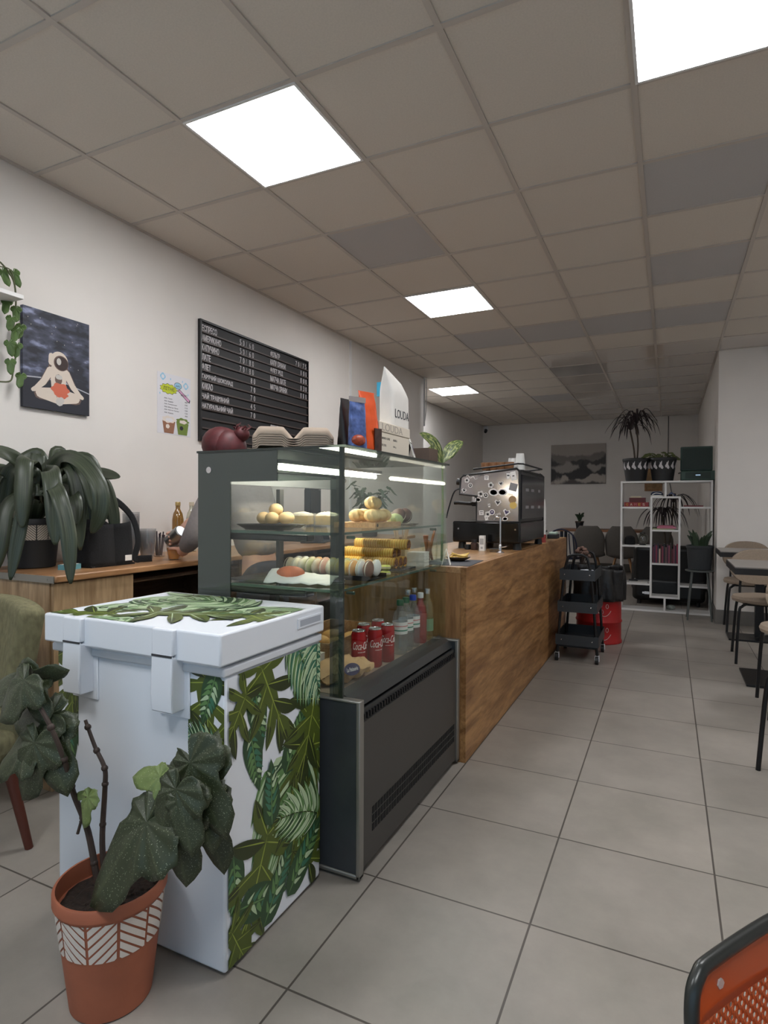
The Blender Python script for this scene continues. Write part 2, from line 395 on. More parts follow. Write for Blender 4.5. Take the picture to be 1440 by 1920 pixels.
SC.cycles.sample_clamp_indirect = 4
# ---------------------------------------------------------------- painted leaf print (flat inks lying on the freezer panels)
PR = [mat('print_olive', (76, 90, 30), .4), mat('print_dark', (44, 74, 44), .4), mat('print_mid', (96, 134, 80), .4),
      mat('print_pale', (176, 198, 160), .4), mat('print_teal', (58, 112, 88), .4), mat('print_deep', (44, 55, 20), .4), mat('print_lime', (140, 156, 64), .4)]
def lens(a, b, w, n=9, bow=0, k=.42):
    """pointed leaf outline from a to b"""
    ax, ay = a; dx, dy = b[0] - ax, b[1] - ay; L = math.hypot(dx, dy); ux, uy = dx / L, dy / L; px, py = -uy, ux
    L_, R_ = [], []
    for i in range(n + 1):
        t = i / n; hw = w * (math.sin(PI * t ** k if k < 1 else PI * t) ** .85 if 0 < t < 1 else 0) / 2; o = bow * math.sin(PI * t)
        cx, cy = ax + ux * L * t + px * o, ay + uy * L * t + py * o
        L_.append((cx + px * hw, cy + py * hw)); R_.append((cx - px * hw, cy - py * hw))
    return L_ + R_[-2:0:-1]
def clip(poly, r):
    x0, y0, x1, y1 = r
    for ax, lim, sg in ((0, x0, 1), (0, x1, -1), (1, y0, 1), (1, y1, -1)):
        out = []
        for i in range(len(poly)):
            a, b = poly[i - 1], poly[i]; da, db = sg * (a[ax] - lim), sg * (b[ax] - lim)
            if (da >= 0) != (db >= 0):
                t = da / (da - db); out.append((a[0] + (b[0] - a[0]) * t, a[1] + (b[1] - a[1]) * t))
            if db >= 0: out.append(b)
        poly = out
        if len(poly) < 3: return []
    return poly
def palm(c, ang, L, P, bend=.5, pair=(2, 3), n=9):
    pts = []; a = ang; x, y = c
    for i in range(n + 1):
        pts.append((x, y, a)); x += math.cos(a) * L / n; y += math.sin(a) * L / n; a += bend / n
    for i, (x, y, a) in enumerate(pts):
        k = i / n; l = L * (.52 * math.sin(PI * min(1, .28 + .66 * k)) + .06)
        for s in (-1, 1):
            d = a + s * (1.15 - .55 * k); d2 = d - s * .22
            tip = (x + math.cos(d2) * l, y + math.sin(d2) * l)
            P.append((lens((x, y), tip, l * .27, bow=s * l * .06), pair[(i + (s > 0)) % 2] if rnd.random() < .75 else 1))
            P.append((lens((x + .03 * (tip[0] - x), y + .03 * (tip[1] - y)), (x + .92 * (tip[0] - x), y + .92 * (tip[1] - y)), l * .07, bow=s * l * .075), 3))
            P.append((lens((x, y), (x + .95 * (tip[0] - x), y + .95 * (tip[1] - y)), l * .022, bow=s * l * .03), 1))
    for i in range(n): P.append((lens(pts[i][:2], (pts[i + 1][0], pts[i + 1][1]), L * .02, 3), 5))
def philo(c, ang, L, P, cols=(0, 5, 6)):
    ux, uy = math.cos(ang), math.sin(ang)
    lob = [(.0, 2.3, .42), (.0, -2.3, .42), (.05, 1.5, .5), (.05, -1.5, .5), (.22, 1.0, .55), (.22, -1.0, .55), (.42, .7, .48), (.42, -.7, .48), (.6, .38, .42), (.6, -.38, .42), (.62, 0, .40)]
    P.append((lens((c[0] - ux * L * .06, c[1] - uy * L * .06), (c[0] + ux * L * .8, c[1] + uy * L * .8), L * .26), cols[0]))
    for t, d, l in lob:
        x, y = c[0] + ux * L * t, c[1] + uy * L * t; a = ang + d; b = (x + math.cos(a) * L * l, y + math.sin(a) * L * l)
        P.append((lens((x, y), b, L * .15, bow=(-1 if d > 0 else 1) * L * .03, k=1.0), cols[rnd.choice((0, 0, 0, 1))]))
        P.append((lens((x + (b[0] - x) * .5, y + (b[1] - y) * .5), b, L * .07), cols[1]))
        P.append((lens((x, y), (x + (b[0] - x) * .9, y + (b[1] - y) * .9), L * .012), cols[2]))
    P.append((lens(c, (c[0] + ux * L * .95, c[1] + uy * L * .95), L * .016), cols[2]))
def oval(c, ang, L, P):
    t = (c[0] + math.cos(ang) * L, c[1] + math.sin(ang) * L); P.append((lens(c, t, L * .42, 12, k=.6), 1))
    for i in range(7):
        for s in (-1, 1):
            k = .14 + i * .1; x, y = c[0] + math.cos(ang) * L * k, c[1] + math.sin(ang) * L * k; a = ang + s * .75; l = L * .19 * math.sin(PI * min(1, k + .1)) + .005
            x += math.cos(a) * L * .03; y += math.sin(a) * L * .03
            P.append((lens((x, y), (x + math.cos(a) * l, y + math.sin(a) * l), l * .34), rnd.choice((3, 2, 4))))
    P.append((lens(c, t, L * .02), 2))
def print_mesh(shapes, rect, o, ex, ey, nrm, name, parent):
    m = MB(); o, ex, ey, nrm = V(o), V(ex), V(ey), V(nrm)
    for k, (poly, c) in enumerate(shapes):
        q = clip(poly, rect)
        if len(q) < 3: continue
        h = .0006 + .0000055 * k
        m.add([o + ex * a + ey * b + nrm * h for a, b in q], [tuple(range(len(q)))], c)
    return build(name, m, PR, parent, smooth=False)
# ---------------------------------------------------------------- chest freezer
fx0, fx1, fy0, fy1, fz = -1.715, -1.05, 1.225, 1.70, .835
fr = thing('chest_freezer', 'white chest freezer covered in a green tropical leaf print, beside the display case', 'freezer', ((fx0 + fx1) / 2, (fy0 + fy1) / 2, 0))
ox, oy = fr.location.x, fr.location.y
m = MB().bx((fx0 - ox, fy0 - oy, .012), (fx1 - ox, fy1 - oy, fz - .03))
for a in (-.28, .28):
    for b in (-.18, .18): m.cyl((a, b, 0), (a, b, .02), .02)
fb = build('body', m, mat('freezer_white', (226, 231, 238), .38), fr, bevel=.008)
m = MB().bx((fx0 - .012 - ox, fy0 - .012 - oy, fz - .03), (fx1 + .006 - ox, fy1 - oy, fz - .004))
build('rim_gasket', m, mat('gasket_white', (210, 214, 220), .5), fr, bevel=.006)
lx0, lx1, ly0, ly1 = fx0 - .015 - ox, fx1 + .014 - ox, fy0 - .035 - oy, fy1 - oy
m = MB().bx((lx0, ly0, fz + .004), (lx1, ly1, .925)); m.bx((lx0 + .02, ly0 + .02, fz - .006), (lx1 - .02, ly1 - .02, fz + .006))
ld = build('lid', m, MATS['freezer_white'], fr, bevel=.010)
m = MB().bx((lx1 - .002, ly1 - .16, .875), (lx1 + .004, ly1 - .02, .905)).bx((lx1 - .004, ly1 - .15, .880), (lx1 + .0042, ly1 - .03, .900), 1)
build('lid_handle', m, [MATS['freezer_white'], mat('handle_shadow_grey', (168, 174, 184), .5)], ld, smooth=False)
hm = MATS['freezer_white']
for x in (-1.585, -1.225):
    m = MB(); x -= ox; y = fy0 - oy
    m.bx((x - .038, y - .05, .855), (x + .038, y - .03, .925)); m.bx((x - .038, y - .05, .70), (x + .038, y + .002, .85))
    m.prism([(-.05, .70), (-.042, .845), (-.05, .86), (-.055, .75)], (x - .038, y, 0), (0, 1, 0), (0, 0, 1), (.076, 0, 0))
    h = build('hinge', m, hm, fr, bevel=.006)
    build('hinge_slot', MB().bx((x - .036, y - .052, .85), (x + .036, y - .048, .856)), mat('slot_dark', (50, 52, 56), .6), h, smooth=False)
    m = MB().bx((x - .055, y - .006, .675), (x + .055, y + .001, .84)); build('mount_plate', m, hm, h, bevel=.004)
# side print, u = along Y from near edge, v = height
S = []
palm((.20, .47), -1.25, .36, S, -.5); palm((.42, .52), -2.1, .40, S, .45, (2, 0)); oval((.27, .42), 1.0, .24, S); oval((.12, .75), -1.4, .22, S); oval((.10, .62), -1.35, .2, S)
philo((.15, .78), -1.1, .30, S); philo((.42, .44), 1.3, .36, S); philo((.44, .62), -1.9, .3, S); palm((.30, .84), -.9, .24, S, -.4, (4, 2)); palm((.46, .83), -1.8, .22, S, .5, (4, 3))
oval((.03, .30), -1.5, .2, S); philo((.18, .28), -2.0, .34, S); philo((.30, .30), -.9, .26, S); oval((.05, .14), -.3, .24, S); philo((.40, .08), 1.0, .26, S); oval((.16, .02), .9, .24, S); oval((.28, .04), .7, .26, S)
palm((.45, .22), 2.6, .22, S, .4, (2, 3)); philo((.02, .10), -1.1, .2, S); oval((.20, .30), 1.6, .2, S); philo((.08, .72), -2.2, .2, S)
print_mesh(S, (.009, .004, .468, .785), (fx1 - ox, fy0 - oy, .016), (0, 1, 0), (0, 0, 1), (1, 0, 0), 'leaf_print', fr)
S = []
for k in range(9): (palm, philo, palm)[k % 3]((.06 + .13 * (k % 5), .08 + .17 * (k // 3) + .04 * rnd.random()), rnd.uniform(0, 6.28), .26, S)
oval((.4, .2), .3, .22, S); philo((.3, .15), .2, .3, S, (0, 5, 3)); palm((.5, .35), 2.8, .3, S)
print_mesh(S, (.012, .012, .68, .485), (lx0, ly0, .925), (1, 0, 0), (0, 1, 0), (0, 0, 1), 'lid_print', ld)
S = []
philo((.06, .74), -1.5, .24, S); oval((.05, .58), -1.6, .2, S); oval((.1, .6), -1.2, .2, S); philo((.04, .8), -1.2, .2, S)
print_mesh(S, (.004, .46, .095, .79), (fx0 - ox, fy0 - oy, .016), (1, 0, 0), (0, 0, 1), (0, -1, 0), 'leaf_print', fr)
S = []
philo((.06, .78), -1.5, .26, S); philo((.09, .62), -1.5, .26, S); oval((.02, .60), -1.2, .16, S); palm((.11, .55), 2.4, .14, S, .4, (4, 3)); oval((.1, .80), -1.9, .16, S); oval((.03, .5), -1, .12, S)
print_mesh(S, (0, .42, .125, .79), (fx1 - .128 - ox, fy0 - oy, .016), (1, 0, 0), (0, 0, 1), (0, -1, 0), 'leaf_print', fr)
# ---------------------------------------------------------------- refrigerated display case
dy0, dy1, dxf, dxg, dxb = 1.735, 2.765, -.915, -.985, -1.62
dc = thing('display_case', 'refrigerated glass pastry display case with a dark grey base, between freezer and counter', 'display case', (-1.27, 2.25, 0)); X0, Y0 = -1.27, 2.25
def D(a, b): return (a[0] - X0, a[1] - Y0, a[2]), (b[0] - X0, b[1] - Y0, b[2])
m = MB()
m.bx(*D((dxb, dy0 + .02, .03), (dxf - .02, dy1 - .02, .56))); m.bx(*D((dxb, dy0 + .02, .56), (dxf - .09, dy1 - .02, .598)))
build('base_body', m, dark_panel, dc, smooth=False)
for y in (dy0, dy1 - .02):
    m = MB().bx(*D((dxb, y, .02), (dxf - .006, y + .02, .60)))
    p = build('end_panel', m, mat('end_panel_slate', (58, 62, 66), .35, noise_amt=.05, nscale=30), dc, smooth=False)
    m = MB().bx(*D((dxf - .016, y - .006, .012), (dxf, y + .026, .606))).bx(*D((dxg - .55, y - .006, .598), (dxf, y + .026, .608))).bx(*D((dxb, y - .006, .012), (dxf, y + .026, .026)))
    build('edge_trim', m, alum, p, bevel=.004)
# front kick grille: bars over a dark recess
m = MB().bx(*D((dxf - .03, dy0 + .022, .03), (dxf - .008, dy1 - .022, .525)))
fp = build('front_panel', m, mat('front_panel_grey', (66, 64, 61), .4, .15), dc, smooth=False)
gr = MB(); g0, g1 = dy0 + .10, dy1 - .05
for i in range(38):
    for k in range(3):
        y = g0 + (g1 - g0) * i / 38; z = .125 + k * .030
        gr.bx(*D((dxf - .0085, y + .003, z), (dxf - .0065, y + .019, z + .024)))
build('vent_slots', gr, mat('vent_black', (8, 8, 8), .9), fp, smooth=False)
m = MB().bx(*D((dxf - .05, dy0 + .022, .53), (dxf - .03, dy1 - .022, .56)))
for i in range(44):
    y = dy0 + .03 + i * .0222; m.bx(*D((dxf - .035, y, .528), (dxf - .012, y + .009, .548)))
build('air_slot', m, black_plastic, dc, smooth=False)
m = MB().prism([(-.10, .598), (-.10, .622), (-.045, .602), (-.03, .57), (-.04, .565), (-.05, .585)], (dxf - X0, dy0 + .022 - Y0, 0), (1, 0, 0), (0, 0, 1), (0, dy1 - dy0 - .044, 0))
build('front_sill', m, mat('sill_grey', (58, 60, 60), .3, .2), dc, smooth=True)
m = MB().bx(*D((dxb + .02, dy0 + .02, .598), (dxg - .02, dy1 - .02, .612)))
build('deck', m, mat('deck_slats', (150, 134, 116), .45, noise_amt=.12, nscale=6, stretch=(1, 14, 1)), dc, smooth=False)
gt = .006; ztop = 1.455
build('front_glass', MB().bx(*D((dxg - gt, dy0 + .004, .60), (dxg, dy1 - .004, ztop))), clear_glass, dc, smooth=False)
build('side_glass', MB().bx(*D((dxb, dy1 - gt, .60), (dxg - gt, dy1, ztop))), clear_glass, dc, smooth=False)
build('side_glass', MB().bx(*D((dxb + .15, dy0 + .001, .61), (dxg - .05, dy0 + .005, 1.35))), clear_glass, dc, smooth=False)
m = MB()
m.bx(*D((dxb, dy0, .60), (dxb + .155, dy0 + gt, ztop))); m.bx(*D((dxb + .155, dy0, 1.345), (-1.255, dy0 + gt, ztop)))
pb = build('printed_border', m, [grey_glass], dc, smooth=False)
m = MB().bx(*D((-1.2545, dy0, 1.345), (dxg, dy0 + gt, ztop))).bx(*D((dxg - .05, dy0, .60), (dxg, dy0 + gt, 1.3449))); build('tinted_border', m, glass_mat('tinted_glass', (190, 200, 194), .08, opac=.16, body=(88, 94, 90)), dc, smooth=False)
for y in (dy0 - .004, dy1 - .002):
    m = MB()
    m.cyl((dxb + .055 - X0, y - Y0, 1.39), (dxb + .055 - X0, y + .006 - Y0, 1.39), .012, n=16)
    build('glass_bolt', m, chrome, dc)
m = MB().bx(*D((dxb - .004, dy0 - .004, ztop), (dxg + .012, dy1 + .004, ztop + .008)))
build('top_glass', m, glass_mat('smoked_top_glass', (120, 128, 124), .06, opac=.45, body=(70, 76, 72)), dc, smooth=False)
cfm = mat('case_frame_grey', (80, 82, 82), .3, .5)
for q in (((dxg - .020, dy0 + .007, .6), (dxg - .006, dy0 + .022, ztop)), ((dxb, dy0 + .01, .6), (dxb + .03, dy0 + .04, ztop - .05)), ((dxb, dy1 - .04, .6), (dxb + .03, dy1 - .01, ztop - .05)), ((dxb, 2.235, .6), (dxb + .02, 2.265, 1.33))): build('frame_post', MB().bx(*D(*q)), cfm, dc, smooth=False)
for q in (((dxb, dy0 + .01, ztop - .05), (dxb + .04, dy1 - .01, ztop)), ((dxb, dy0 + .04, 1.342), (dxb + .03, dy1 - .04, 1.396))): build('frame_rail', MB().bx(*D(*q)), cfm if q[0][2] > 1.4 else mat('rail_steel', (112, 117, 120), .45, .3), dc, smooth=False)
build('rear_sliding_door', MB().bx(*D((dxb + .004, dy0 + .03, .62), (dxb + .009, 2.25, 1.34))), clear_glass, dc, smooth=False)
for z in (1.158, .962):
    m = MB().bx(*D((dxb + .04, dy0 + .012, z), (dxg - .03, dy1 - .012, z + .006)))
    s = build('glass_shelf', m, clear_glass, dc, smooth=False)
    m = MB().bx(*D((dxb + .036, dy0 + .010, z - .002), (dxg - .028, dy0 + .016, z + .008))).bx(*D((dxg - .034, dy0 + .012, z - .001), (dxg - .026, dy1 - .012, z + .007)))
    for y in (dy0 + .10, dy1 - .12): m.cyl((dxg - .04 - X0, y - Y0, z - .012), (dxg - .01 - X0, y - Y0, z - .012), .006)
    build('shelf_edge', m, mat('shelf_edge_green', (72, 92, 82), .12), s, smooth=False)
    build('shelf_support', MB().bx(*D((dxb + .04, dy0 + .016, z - .028), (-1.14, dy0 + .07, z - .0025))), black_plastic, s, smooth=False, bevel=.006)
m = MB().cyl((-1.33 - X0, dy0 + .12 - Y0, 1.402), (-1.33 - X0, dy1 - .1 - Y0, 1.402), .010, n=14)
tb = build('lamp_tube', m, mat('case_lamp', (255, 244, 226), .5, emit=38), dc)
build('lamp_holder', MB().bx(*D((-1.36, dy0 + .09, 1.415), (-1.30, dy1 - .08, 1.43))), white_plastic, dc, smooth=False)
# ---------------------------------------------------------------- the wooden counter
cy0, cy1, cxf, cz = 2.775, 5.9, -.885, .958
ct = thing('service_counter', 'long oak-veneered service counter carrying the coffee machine', 'counter', (-1.2, 4.3, 0))
def K(a, b): return (a[0] + 1.2, a[1] - 4.3, a[2]), (b[0] + 1.2, b[1] - 4.3, b[2])
build('front_panel', MB().bx(*K((cxf - .03, cy0, 0), (cxf, cy1, cz - .0005))), oak, ct, smooth=False, bevel=.002)
build('end_panel', MB().bx(*K((-1.58, cy0, 0), (cxf - .03, cy0 + .03, cz - .03))), oak_z, ct, smooth=False); build('end_panel', MB().bx(*K((-1.58, cy1 - .03, 0), (cxf - .03, cy1, cz - .03))), oak_z, ct, smooth=False)
build('counter_top', MB().bx(*K((-1.60, cy0, cz - .03), (cxf - .0305, cy1, cz))), wood('counter_top_oak', (196, 158, 116), (168, 128, 88), .3, 'Y'), ct, smooth=False, bevel=.002)
build('inner_shelf', MB().bx(*K((-1.58, cy0 + .03, .45), (cxf - .03, cy1 - .03, .47))).bx(*K((-1.58, cy0 + .03, 0), (-1.0, cy1 - .03, .06))), pale_oak, ct, smooth=False)
# ---------------------------------------------------------------- back worktop along the left wall
wx, wy0, wy1, wz = -2.33, 1.655, 5.6, .955
wt = thing('worktop', 'long wood-look worktop with a metal end strip along the left wall', 'worktop', (-2.63, 3.6, 0))
def W(a, b): return (a[0] + 2.63, a[1] - 3.6, a[2]), (b[0] + 2.63, b[1] - 3.6, b[2])
build('top_board', MB().bx(*W((XL + .002, wy0, wz - .03), (wx, wy1, wz))), top_oak, wt, bevel=.006)
m = MB().bx(*W((XL + .002, wy0 - .004, wz - .032), (wx - .008, wy0, wz - .002)))
for x in (-2.86, -2.6, -2.38): m.cyl((x + 2.63, wy0 - .006 - 3.6, wz - .017), (x + 2.63, wy0 - 3.6, wz - .017), .004, n=8)
build('end_strip', m, alum, wt, smooth=False)
kb = thing('base_cabinet', 'pale oak base cabinet with a drawer at the near end of the left worktop', 'cabinet', (-2.64, 1.86, 0))
def B(a, b): return (a[0] + 2.64, a[1] - 1.86, a[2]), (b[0] + 2.64, b[1] - 1.86, b[2])
build('carcass', MB().bx(*B((XL + .003, 1.662, .08), (-2.38, 2.09, wz - .031))).bx(*B((XL + .01, 1.70, 0), (-2.42, 2.05, .08))), pale_oak, kb, smooth=False)
build('drawer', MB().bx(*B((-2.379, 1.667, .80), (-2.36, 2.085, wz - .036))), pale_oak, kb, smooth=False, bevel=.002)
build('door', MB().bx(*B((-2.379, 1.667, .09), (-2.36, 2.085, .79))), pale_oak, kb, smooth=False, bevel=.002)
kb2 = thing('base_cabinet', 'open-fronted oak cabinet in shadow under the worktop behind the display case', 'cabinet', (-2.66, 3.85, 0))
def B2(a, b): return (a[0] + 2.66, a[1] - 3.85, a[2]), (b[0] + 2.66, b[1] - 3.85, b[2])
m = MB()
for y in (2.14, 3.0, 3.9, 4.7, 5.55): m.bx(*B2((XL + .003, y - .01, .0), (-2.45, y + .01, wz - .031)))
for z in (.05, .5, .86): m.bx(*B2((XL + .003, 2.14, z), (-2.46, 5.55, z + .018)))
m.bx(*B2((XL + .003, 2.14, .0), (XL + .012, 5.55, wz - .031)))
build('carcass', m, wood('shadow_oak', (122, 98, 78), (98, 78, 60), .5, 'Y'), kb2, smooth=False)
# ---------------------------------------------------------------- begonia in its terracotta pot
def speckled(name, base, vein, dot, dots=26, thr=.16):
    m = bpy.data.materials.new(name); m.use_nodes = True; nt = m.node_tree; b = nt.nodes['Principled BSDF']; L = nt.links.new
    uv = nt.nodes.new('ShaderNodeUVMap'); uv.uv_map = 'UVMap'
    vo = nt.nodes.new('ShaderNodeTexVoronoi'); vo.inputs['Scale'].default_value = dots; vo.inputs['Randomness'].default_value = .9
    r = nt.nodes.new('ShaderNodeValToRGB'); r.color_ramp.elements[0].position = thr; r.color_ramp.elements[1].position = thr + .08
    r.color_ramp.elements[0].color = (1, 1, 1, 1); r.color_ramp.elements[1].color = (0, 0, 0, 1)
    sx = nt.nodes.new('ShaderNodeSeparateXYZ'); at = nt.nodes.new('ShaderNodeMath'); at.operation = 'ARCTAN2'
    mu = nt.nodes.new('ShaderNodeMath'); mu.operation = 'MULTIPLY'; mu.inputs[1].default_value = 9
    co = nt.nodes.new('ShaderNodeMath'); co.operation = 'COSINE'
    r2 = nt.nodes.new('ShaderNodeValToRGB'); r2.color_ramp.elements[0].position = .93; r2.color_ramp.elements[1].position = 1.0
    r2.color_ramp.elements[0].color = (0, 0, 0, 1); r2.color_ramp.elements[1].color = (.6, .6, .6, 1)
    n = nt.nodes.new('ShaderNodeTexNoise'); n.inputs['Scale'].default_value = 5
    m1 = nt.nodes.new('ShaderNodeMixRGB'); m2 = nt.nodes.new('ShaderNodeMixRGB'); m3 = nt.nodes.new('ShaderNodeMixRGB')
    m1.inputs[1].default_value = lin(base) + (1,); m1.inputs[2].default_value = lin([c * 1.35 for c in base]) + (1,)
    m2.inputs[2].default_value = lin(vein) + (1,); m3.inputs[2].default_value = lin(dot) + (1,)
    L(uv.outputs[0], vo.inputs['Vector']); L(vo.outputs['Distance'], r.inputs['Fac']); L(uv.outputs[0], sx.inputs[0]); L(sx.outputs['Y'], at.inputs[0]); L(sx.outputs['X'], at.inputs[1])
    L(at.outputs[0], mu.inputs[0]); L(mu.outputs[0], co.inputs[0]); L(co.outputs[0], r2.inputs['Fac']); L(uv.outputs[0], n.inputs['Vector']); L(n.outputs['Fac'], m1.inputs[0])
    L(m1.outputs[0], m2.inputs[1]); L(r2.outputs['Color'], m2.inputs[0]); L(m2.outputs[0], m3.inputs[1]); L(r.outputs['Color'], m3.inputs[0]); L(m3.outputs[0], b.inputs['Base Color'])
    b.inputs['Roughness'].default_value = .45
    return m
beg = [speckled('begonia_leaf', (42, 49, 31), (70, 78, 52), (138, 146, 122), 46, .17), mat('begonia_underside', (88, 62, 52), .6, noise_amt=.1)]
beg2 = [speckled('begonia_young_leaf', (92, 106, 60), (120, 134, 84), (178, 188, 150), 18, .12), beg[1]]
def wing(mb, base, tip, w, face=(0, -1, .5), asym=.25, curl=.18):
    base, tip = V(base), V(tip); ax = tip - base; L = ax.length; ax.normalize(); f = V(face)
    nz = (f - ax * f.dot(ax)).normalized(); sd = nz.cross(ax)
    NA, NR = 44, 6; vs = [base]; uvs = [(0.001, 0)]
    for i in range(1, NR + 1):
        k = i / NR
        for j in range(NA):
            a = -PI + 2 * PI * j / NA; c = abs(a)
            r = .40 + .60 * math.exp(-(a / .42) ** 2) - .05 * math.exp(-((c - .8) / .3) ** 2)
            if c > 1.6: r *= 1 - .25 * math.sin((c - 1.6) / (PI - 1.6) * PI * .5)
            if c > 2.75: r *= max(.25, 1 - (c - 2.75) * 2.0)
            r *= (1 + asym * math.sin(a)) * (1 + .035 * math.cos(a * 18) * (k > .8))
            x, y = r * k * math.cos(a), r * k * math.sin(a) * w / L * 1.15
            z = -curl * (x * x + 1.6 * y * y) + .028 * k * math.cos(9 * a) + .03 * abs(y) + .015 * math.sin(7 * x + 3 * y)
            vs.append(base + ax * x * L + sd * y * L + nz * z * L); uvs.append((x, y * L / w))
    fs = [(0, 1 + j, 1 + (j + 1) % NA) for j in range(NA)]
    for i in range(NR - 1):
        for j in range(NA):
            a, b = 1 + i * NA + j, 1 + i * NA + (j + 1) % NA; fs.append((a, b, b + NA, a + NA))
    mb.add(vs, fs, 0, uvs)
def pot_mesh(h, rt, rb, wall=.008, n=48, lip=.006):
    return MB().lathe([(rb * .9, 0), (rb, .004), (rt - lip, h - .03), (rt, h - .028), (rt, h - .004), (rt - .003, h), (rt - wall, h), (rt - wall, h - .05), (rb, h - .06)], n)
def chevrons(mb, h0, h1, rf, n=12, gap=.13, slats=5, mi=0, t=.0012):
    """slanted raised bars in panels round a pot, rf(z) gives the radius"""
    for p in range(n):
        a0, a1 = 2 * PI * (p + gap / 2) / n, 2 * PI * (p + 1 - gap / 2) / n; d = 1 if p % 2 else -1
        for k in range(-2, slats + 2):
            for sg in range(5):
                bar = [(0, 0), (1, 0), (1, .72), (0, .72)]
                q = clip([(u, (k + off) / slats + d * (u - .5) * .6) for u, off in bar], (sg / 5, 0, (sg + 1) / 5, 1))
                if len(q) < 3: continue
                vs = []
                for lay in (0, t):
                    for u, z in q:
                        a = a0 + (a1 - a0) * u; zz = h0 + (h1 - h0) * z; r = rf(zz) + lay; vs.append((r * math.cos(a), r * math.sin(a), zz))
                m = len(q)
                mb.add(vs, [tuple(range(m, 2 * m))] + [(i, (i + 1) % m, m + (i + 1) % m, m + i) for i in range(m)], mi)
bp = thing('potted_begonia', 'begonia with speckled leaves in a terracotta pot with white chevrons, before the freezer', 'potted plant', (-1.285, 1.065, 0))
bo = bp.location
ph, prt, prb = .30, .136, .098
pt = build('pot', pot_mesh(ph, prt, prb), mat('terracotta', (158, 92, 66), .65, noise_amt=.08, nscale=12), bp)
m = MB(); chevrons(m, .165, .262, lambda z: prb + (prt - .006 - prb) * z / (ph - .03) + .0006, 11, .10, 4)
build('chevron_band', m, mat('pot_white_paint', (214, 205, 196), .6), pt, smooth=False)
m = MB(); m.grid(lambda u, w: V(((prt - .010) * u * math.cos(2 * PI * w), (prt - .010) * u * math.sin(2 * PI * w), ph - .052 + .012 * noise.noise((u * 7, w * 9, 1)) + .012 * (1 - u))), 8, 24)
for k in range(40):
    a, r = rnd.random() * 6.28, rnd.random() * .11; m.ball((r * math.cos(a), r * math.sin(a), ph - .045), (.008, .006, .005), 0, 6, 4)
build('soil', m, soil, bp)
stem_m = mat('begonia_stem', (58, 44, 36), .6, noise_amt=.2, nscale=40)
def L_(ps): return [V(p) - bo for p in ps]
for ps, r in (([(-1.345, 1.075, .245), (-1.392, 1.08, .384), (-1.424, 1.06, .492), (-1.405, 1.02, .60), (-1.44, 1.0, .70), (-1.525, 1.0, .781)], .009),
              ([(-1.330, 1.085, .245), (-1.350, 1.09, .36), (-1.352, 1.10, .498), (-1.353, 1.10, .555), (-1.39, 1.10, .606), (-1.428, 1.10, .672)], .008),
              ([(-1.270, 1.06, .25), (-1.21, 1.06, .371), (-1.128, 1.06, .465), (-1.05, 1.06, .554), (-.97, 1.06, .63)], .009),
              ([(-1.40, 1.055, .39), (-1.38, 1.06, .46), (-1.36, 1.05, .50)], .004)):
    m = MB(); pp = crom(L_(ps), 6); m.tube(pp, [r * (1 - .45 * i / len(pp)) for i in range(len(pp))], 8)
    for i in range(3, len(pp), 5): m.ball(pp[i], r * 1.15, 0, 8, 5)
    build('stem', m, stem_m, bp)
LV = [((-1.493, 1.0, .635), (-1.548, .98, .475), .13, (.2, -1, .5)), ((-1.485, 1.02, .645), (-1.392, 1.0, .515), .13, (.1, -1, .5)), ((-1.545, 1.02, .615), (-1.70, 1.0, .52), .12, (0, -1, .7)),
      ((-1.535, 1.0, .794), (-1.60, .96, .69), .13, (.1, -1, .7)), ((-1.573, 1.05, .78), (-1.415, 1.02, .811), .07, (.1, -.8, -.5)), ((-1.536, 1.06, .697), (-1.46, 1.04, .645), .05, (0, -1, -.3)),
      ((-1.624, 1.05, .754), (-1.77, 1.03, .725), .12, (.2, -1, .6)), ((-.995, 1.04, .662), (-.895, 1.02, .512), .125, (-.1, -1, .35)), ((-.985, 1.08, .645), (-.905, 1.06, .668), .10, (.1, -1, .5)),
      ((-.999, 1.0, .617), (-1.061, .98, .473), .11, (.1, -1, .3)), ((-1.019, 1.02, .542), (-.986, 1.0, .392), .115, (.2, -1, .2)), ((-1.09, 1.0, .52), (-1.235, .93, .325), .17, (-.15, -1, .45)),
      ((-1.004, 1.09, .546), (-.946, 1.08, .385), .10, (.2, -1, .2)), ((-1.111, 1.06, .515), (-1.235, 1.03, .432), .11, (-.2, -1, .6)), ((-.983, 1.0, .596), (-.943, .98, .485), .09, (.3, -1, .3)),
      ((-1.107, 1.09, .564), (-1.029, 1.07, .619), .10, (0, -1, .6)), ((-1.563, 1.04, .772), (-1.562, 1.02, .84), .09, (.1, -1, .4)), ((-1.07, 1.08, .585), (-1.16, 1.06, .60), .085, (0, -1, .7)),
      ((-1.48, 1.04, .70), (-1.66, 1.03, .66), .12, (0, -1, .5)), ((-1.06, 1.05, .53), (-1.02, 1.03, .64), .11, (-.1, -1, .3)), ((-1.02, 1.07, .60), (-1.10, 1.03, .47), .12, (.1, -1, .2))]
LV += [((-1.05, 1.06, .57), (-1.15, 1.02, .46), .11, (-.1, -1, .4)), ((-.99, 1.05, .58), (-.93, 1.03, .47), .10, (.2, -1, .3)), ((-1.13, 1.05, .50), (-1.09, 1.02, .385), .10, (.1, -1, .3)), ((-1.50, 1.03, .66), (-1.55, 1.0, .56), .12, (0, -1, .4)), ((-1.55, 1.03, .76), (-1.48, 1.01, .68), .09, (.1, -1, .3))]
YL = [((-1.379, 1.07, .495), (-1.43, 1.06, .478), .03, (0, -1, .3)), ((-1.353, 1.05, .50), (-1.374, 1.04, .415), .05, (0, -1, .2)), ((-1.10, 1.05, .605), (-1.175, 1.03, .598), .07, (.1, -1, .6))]
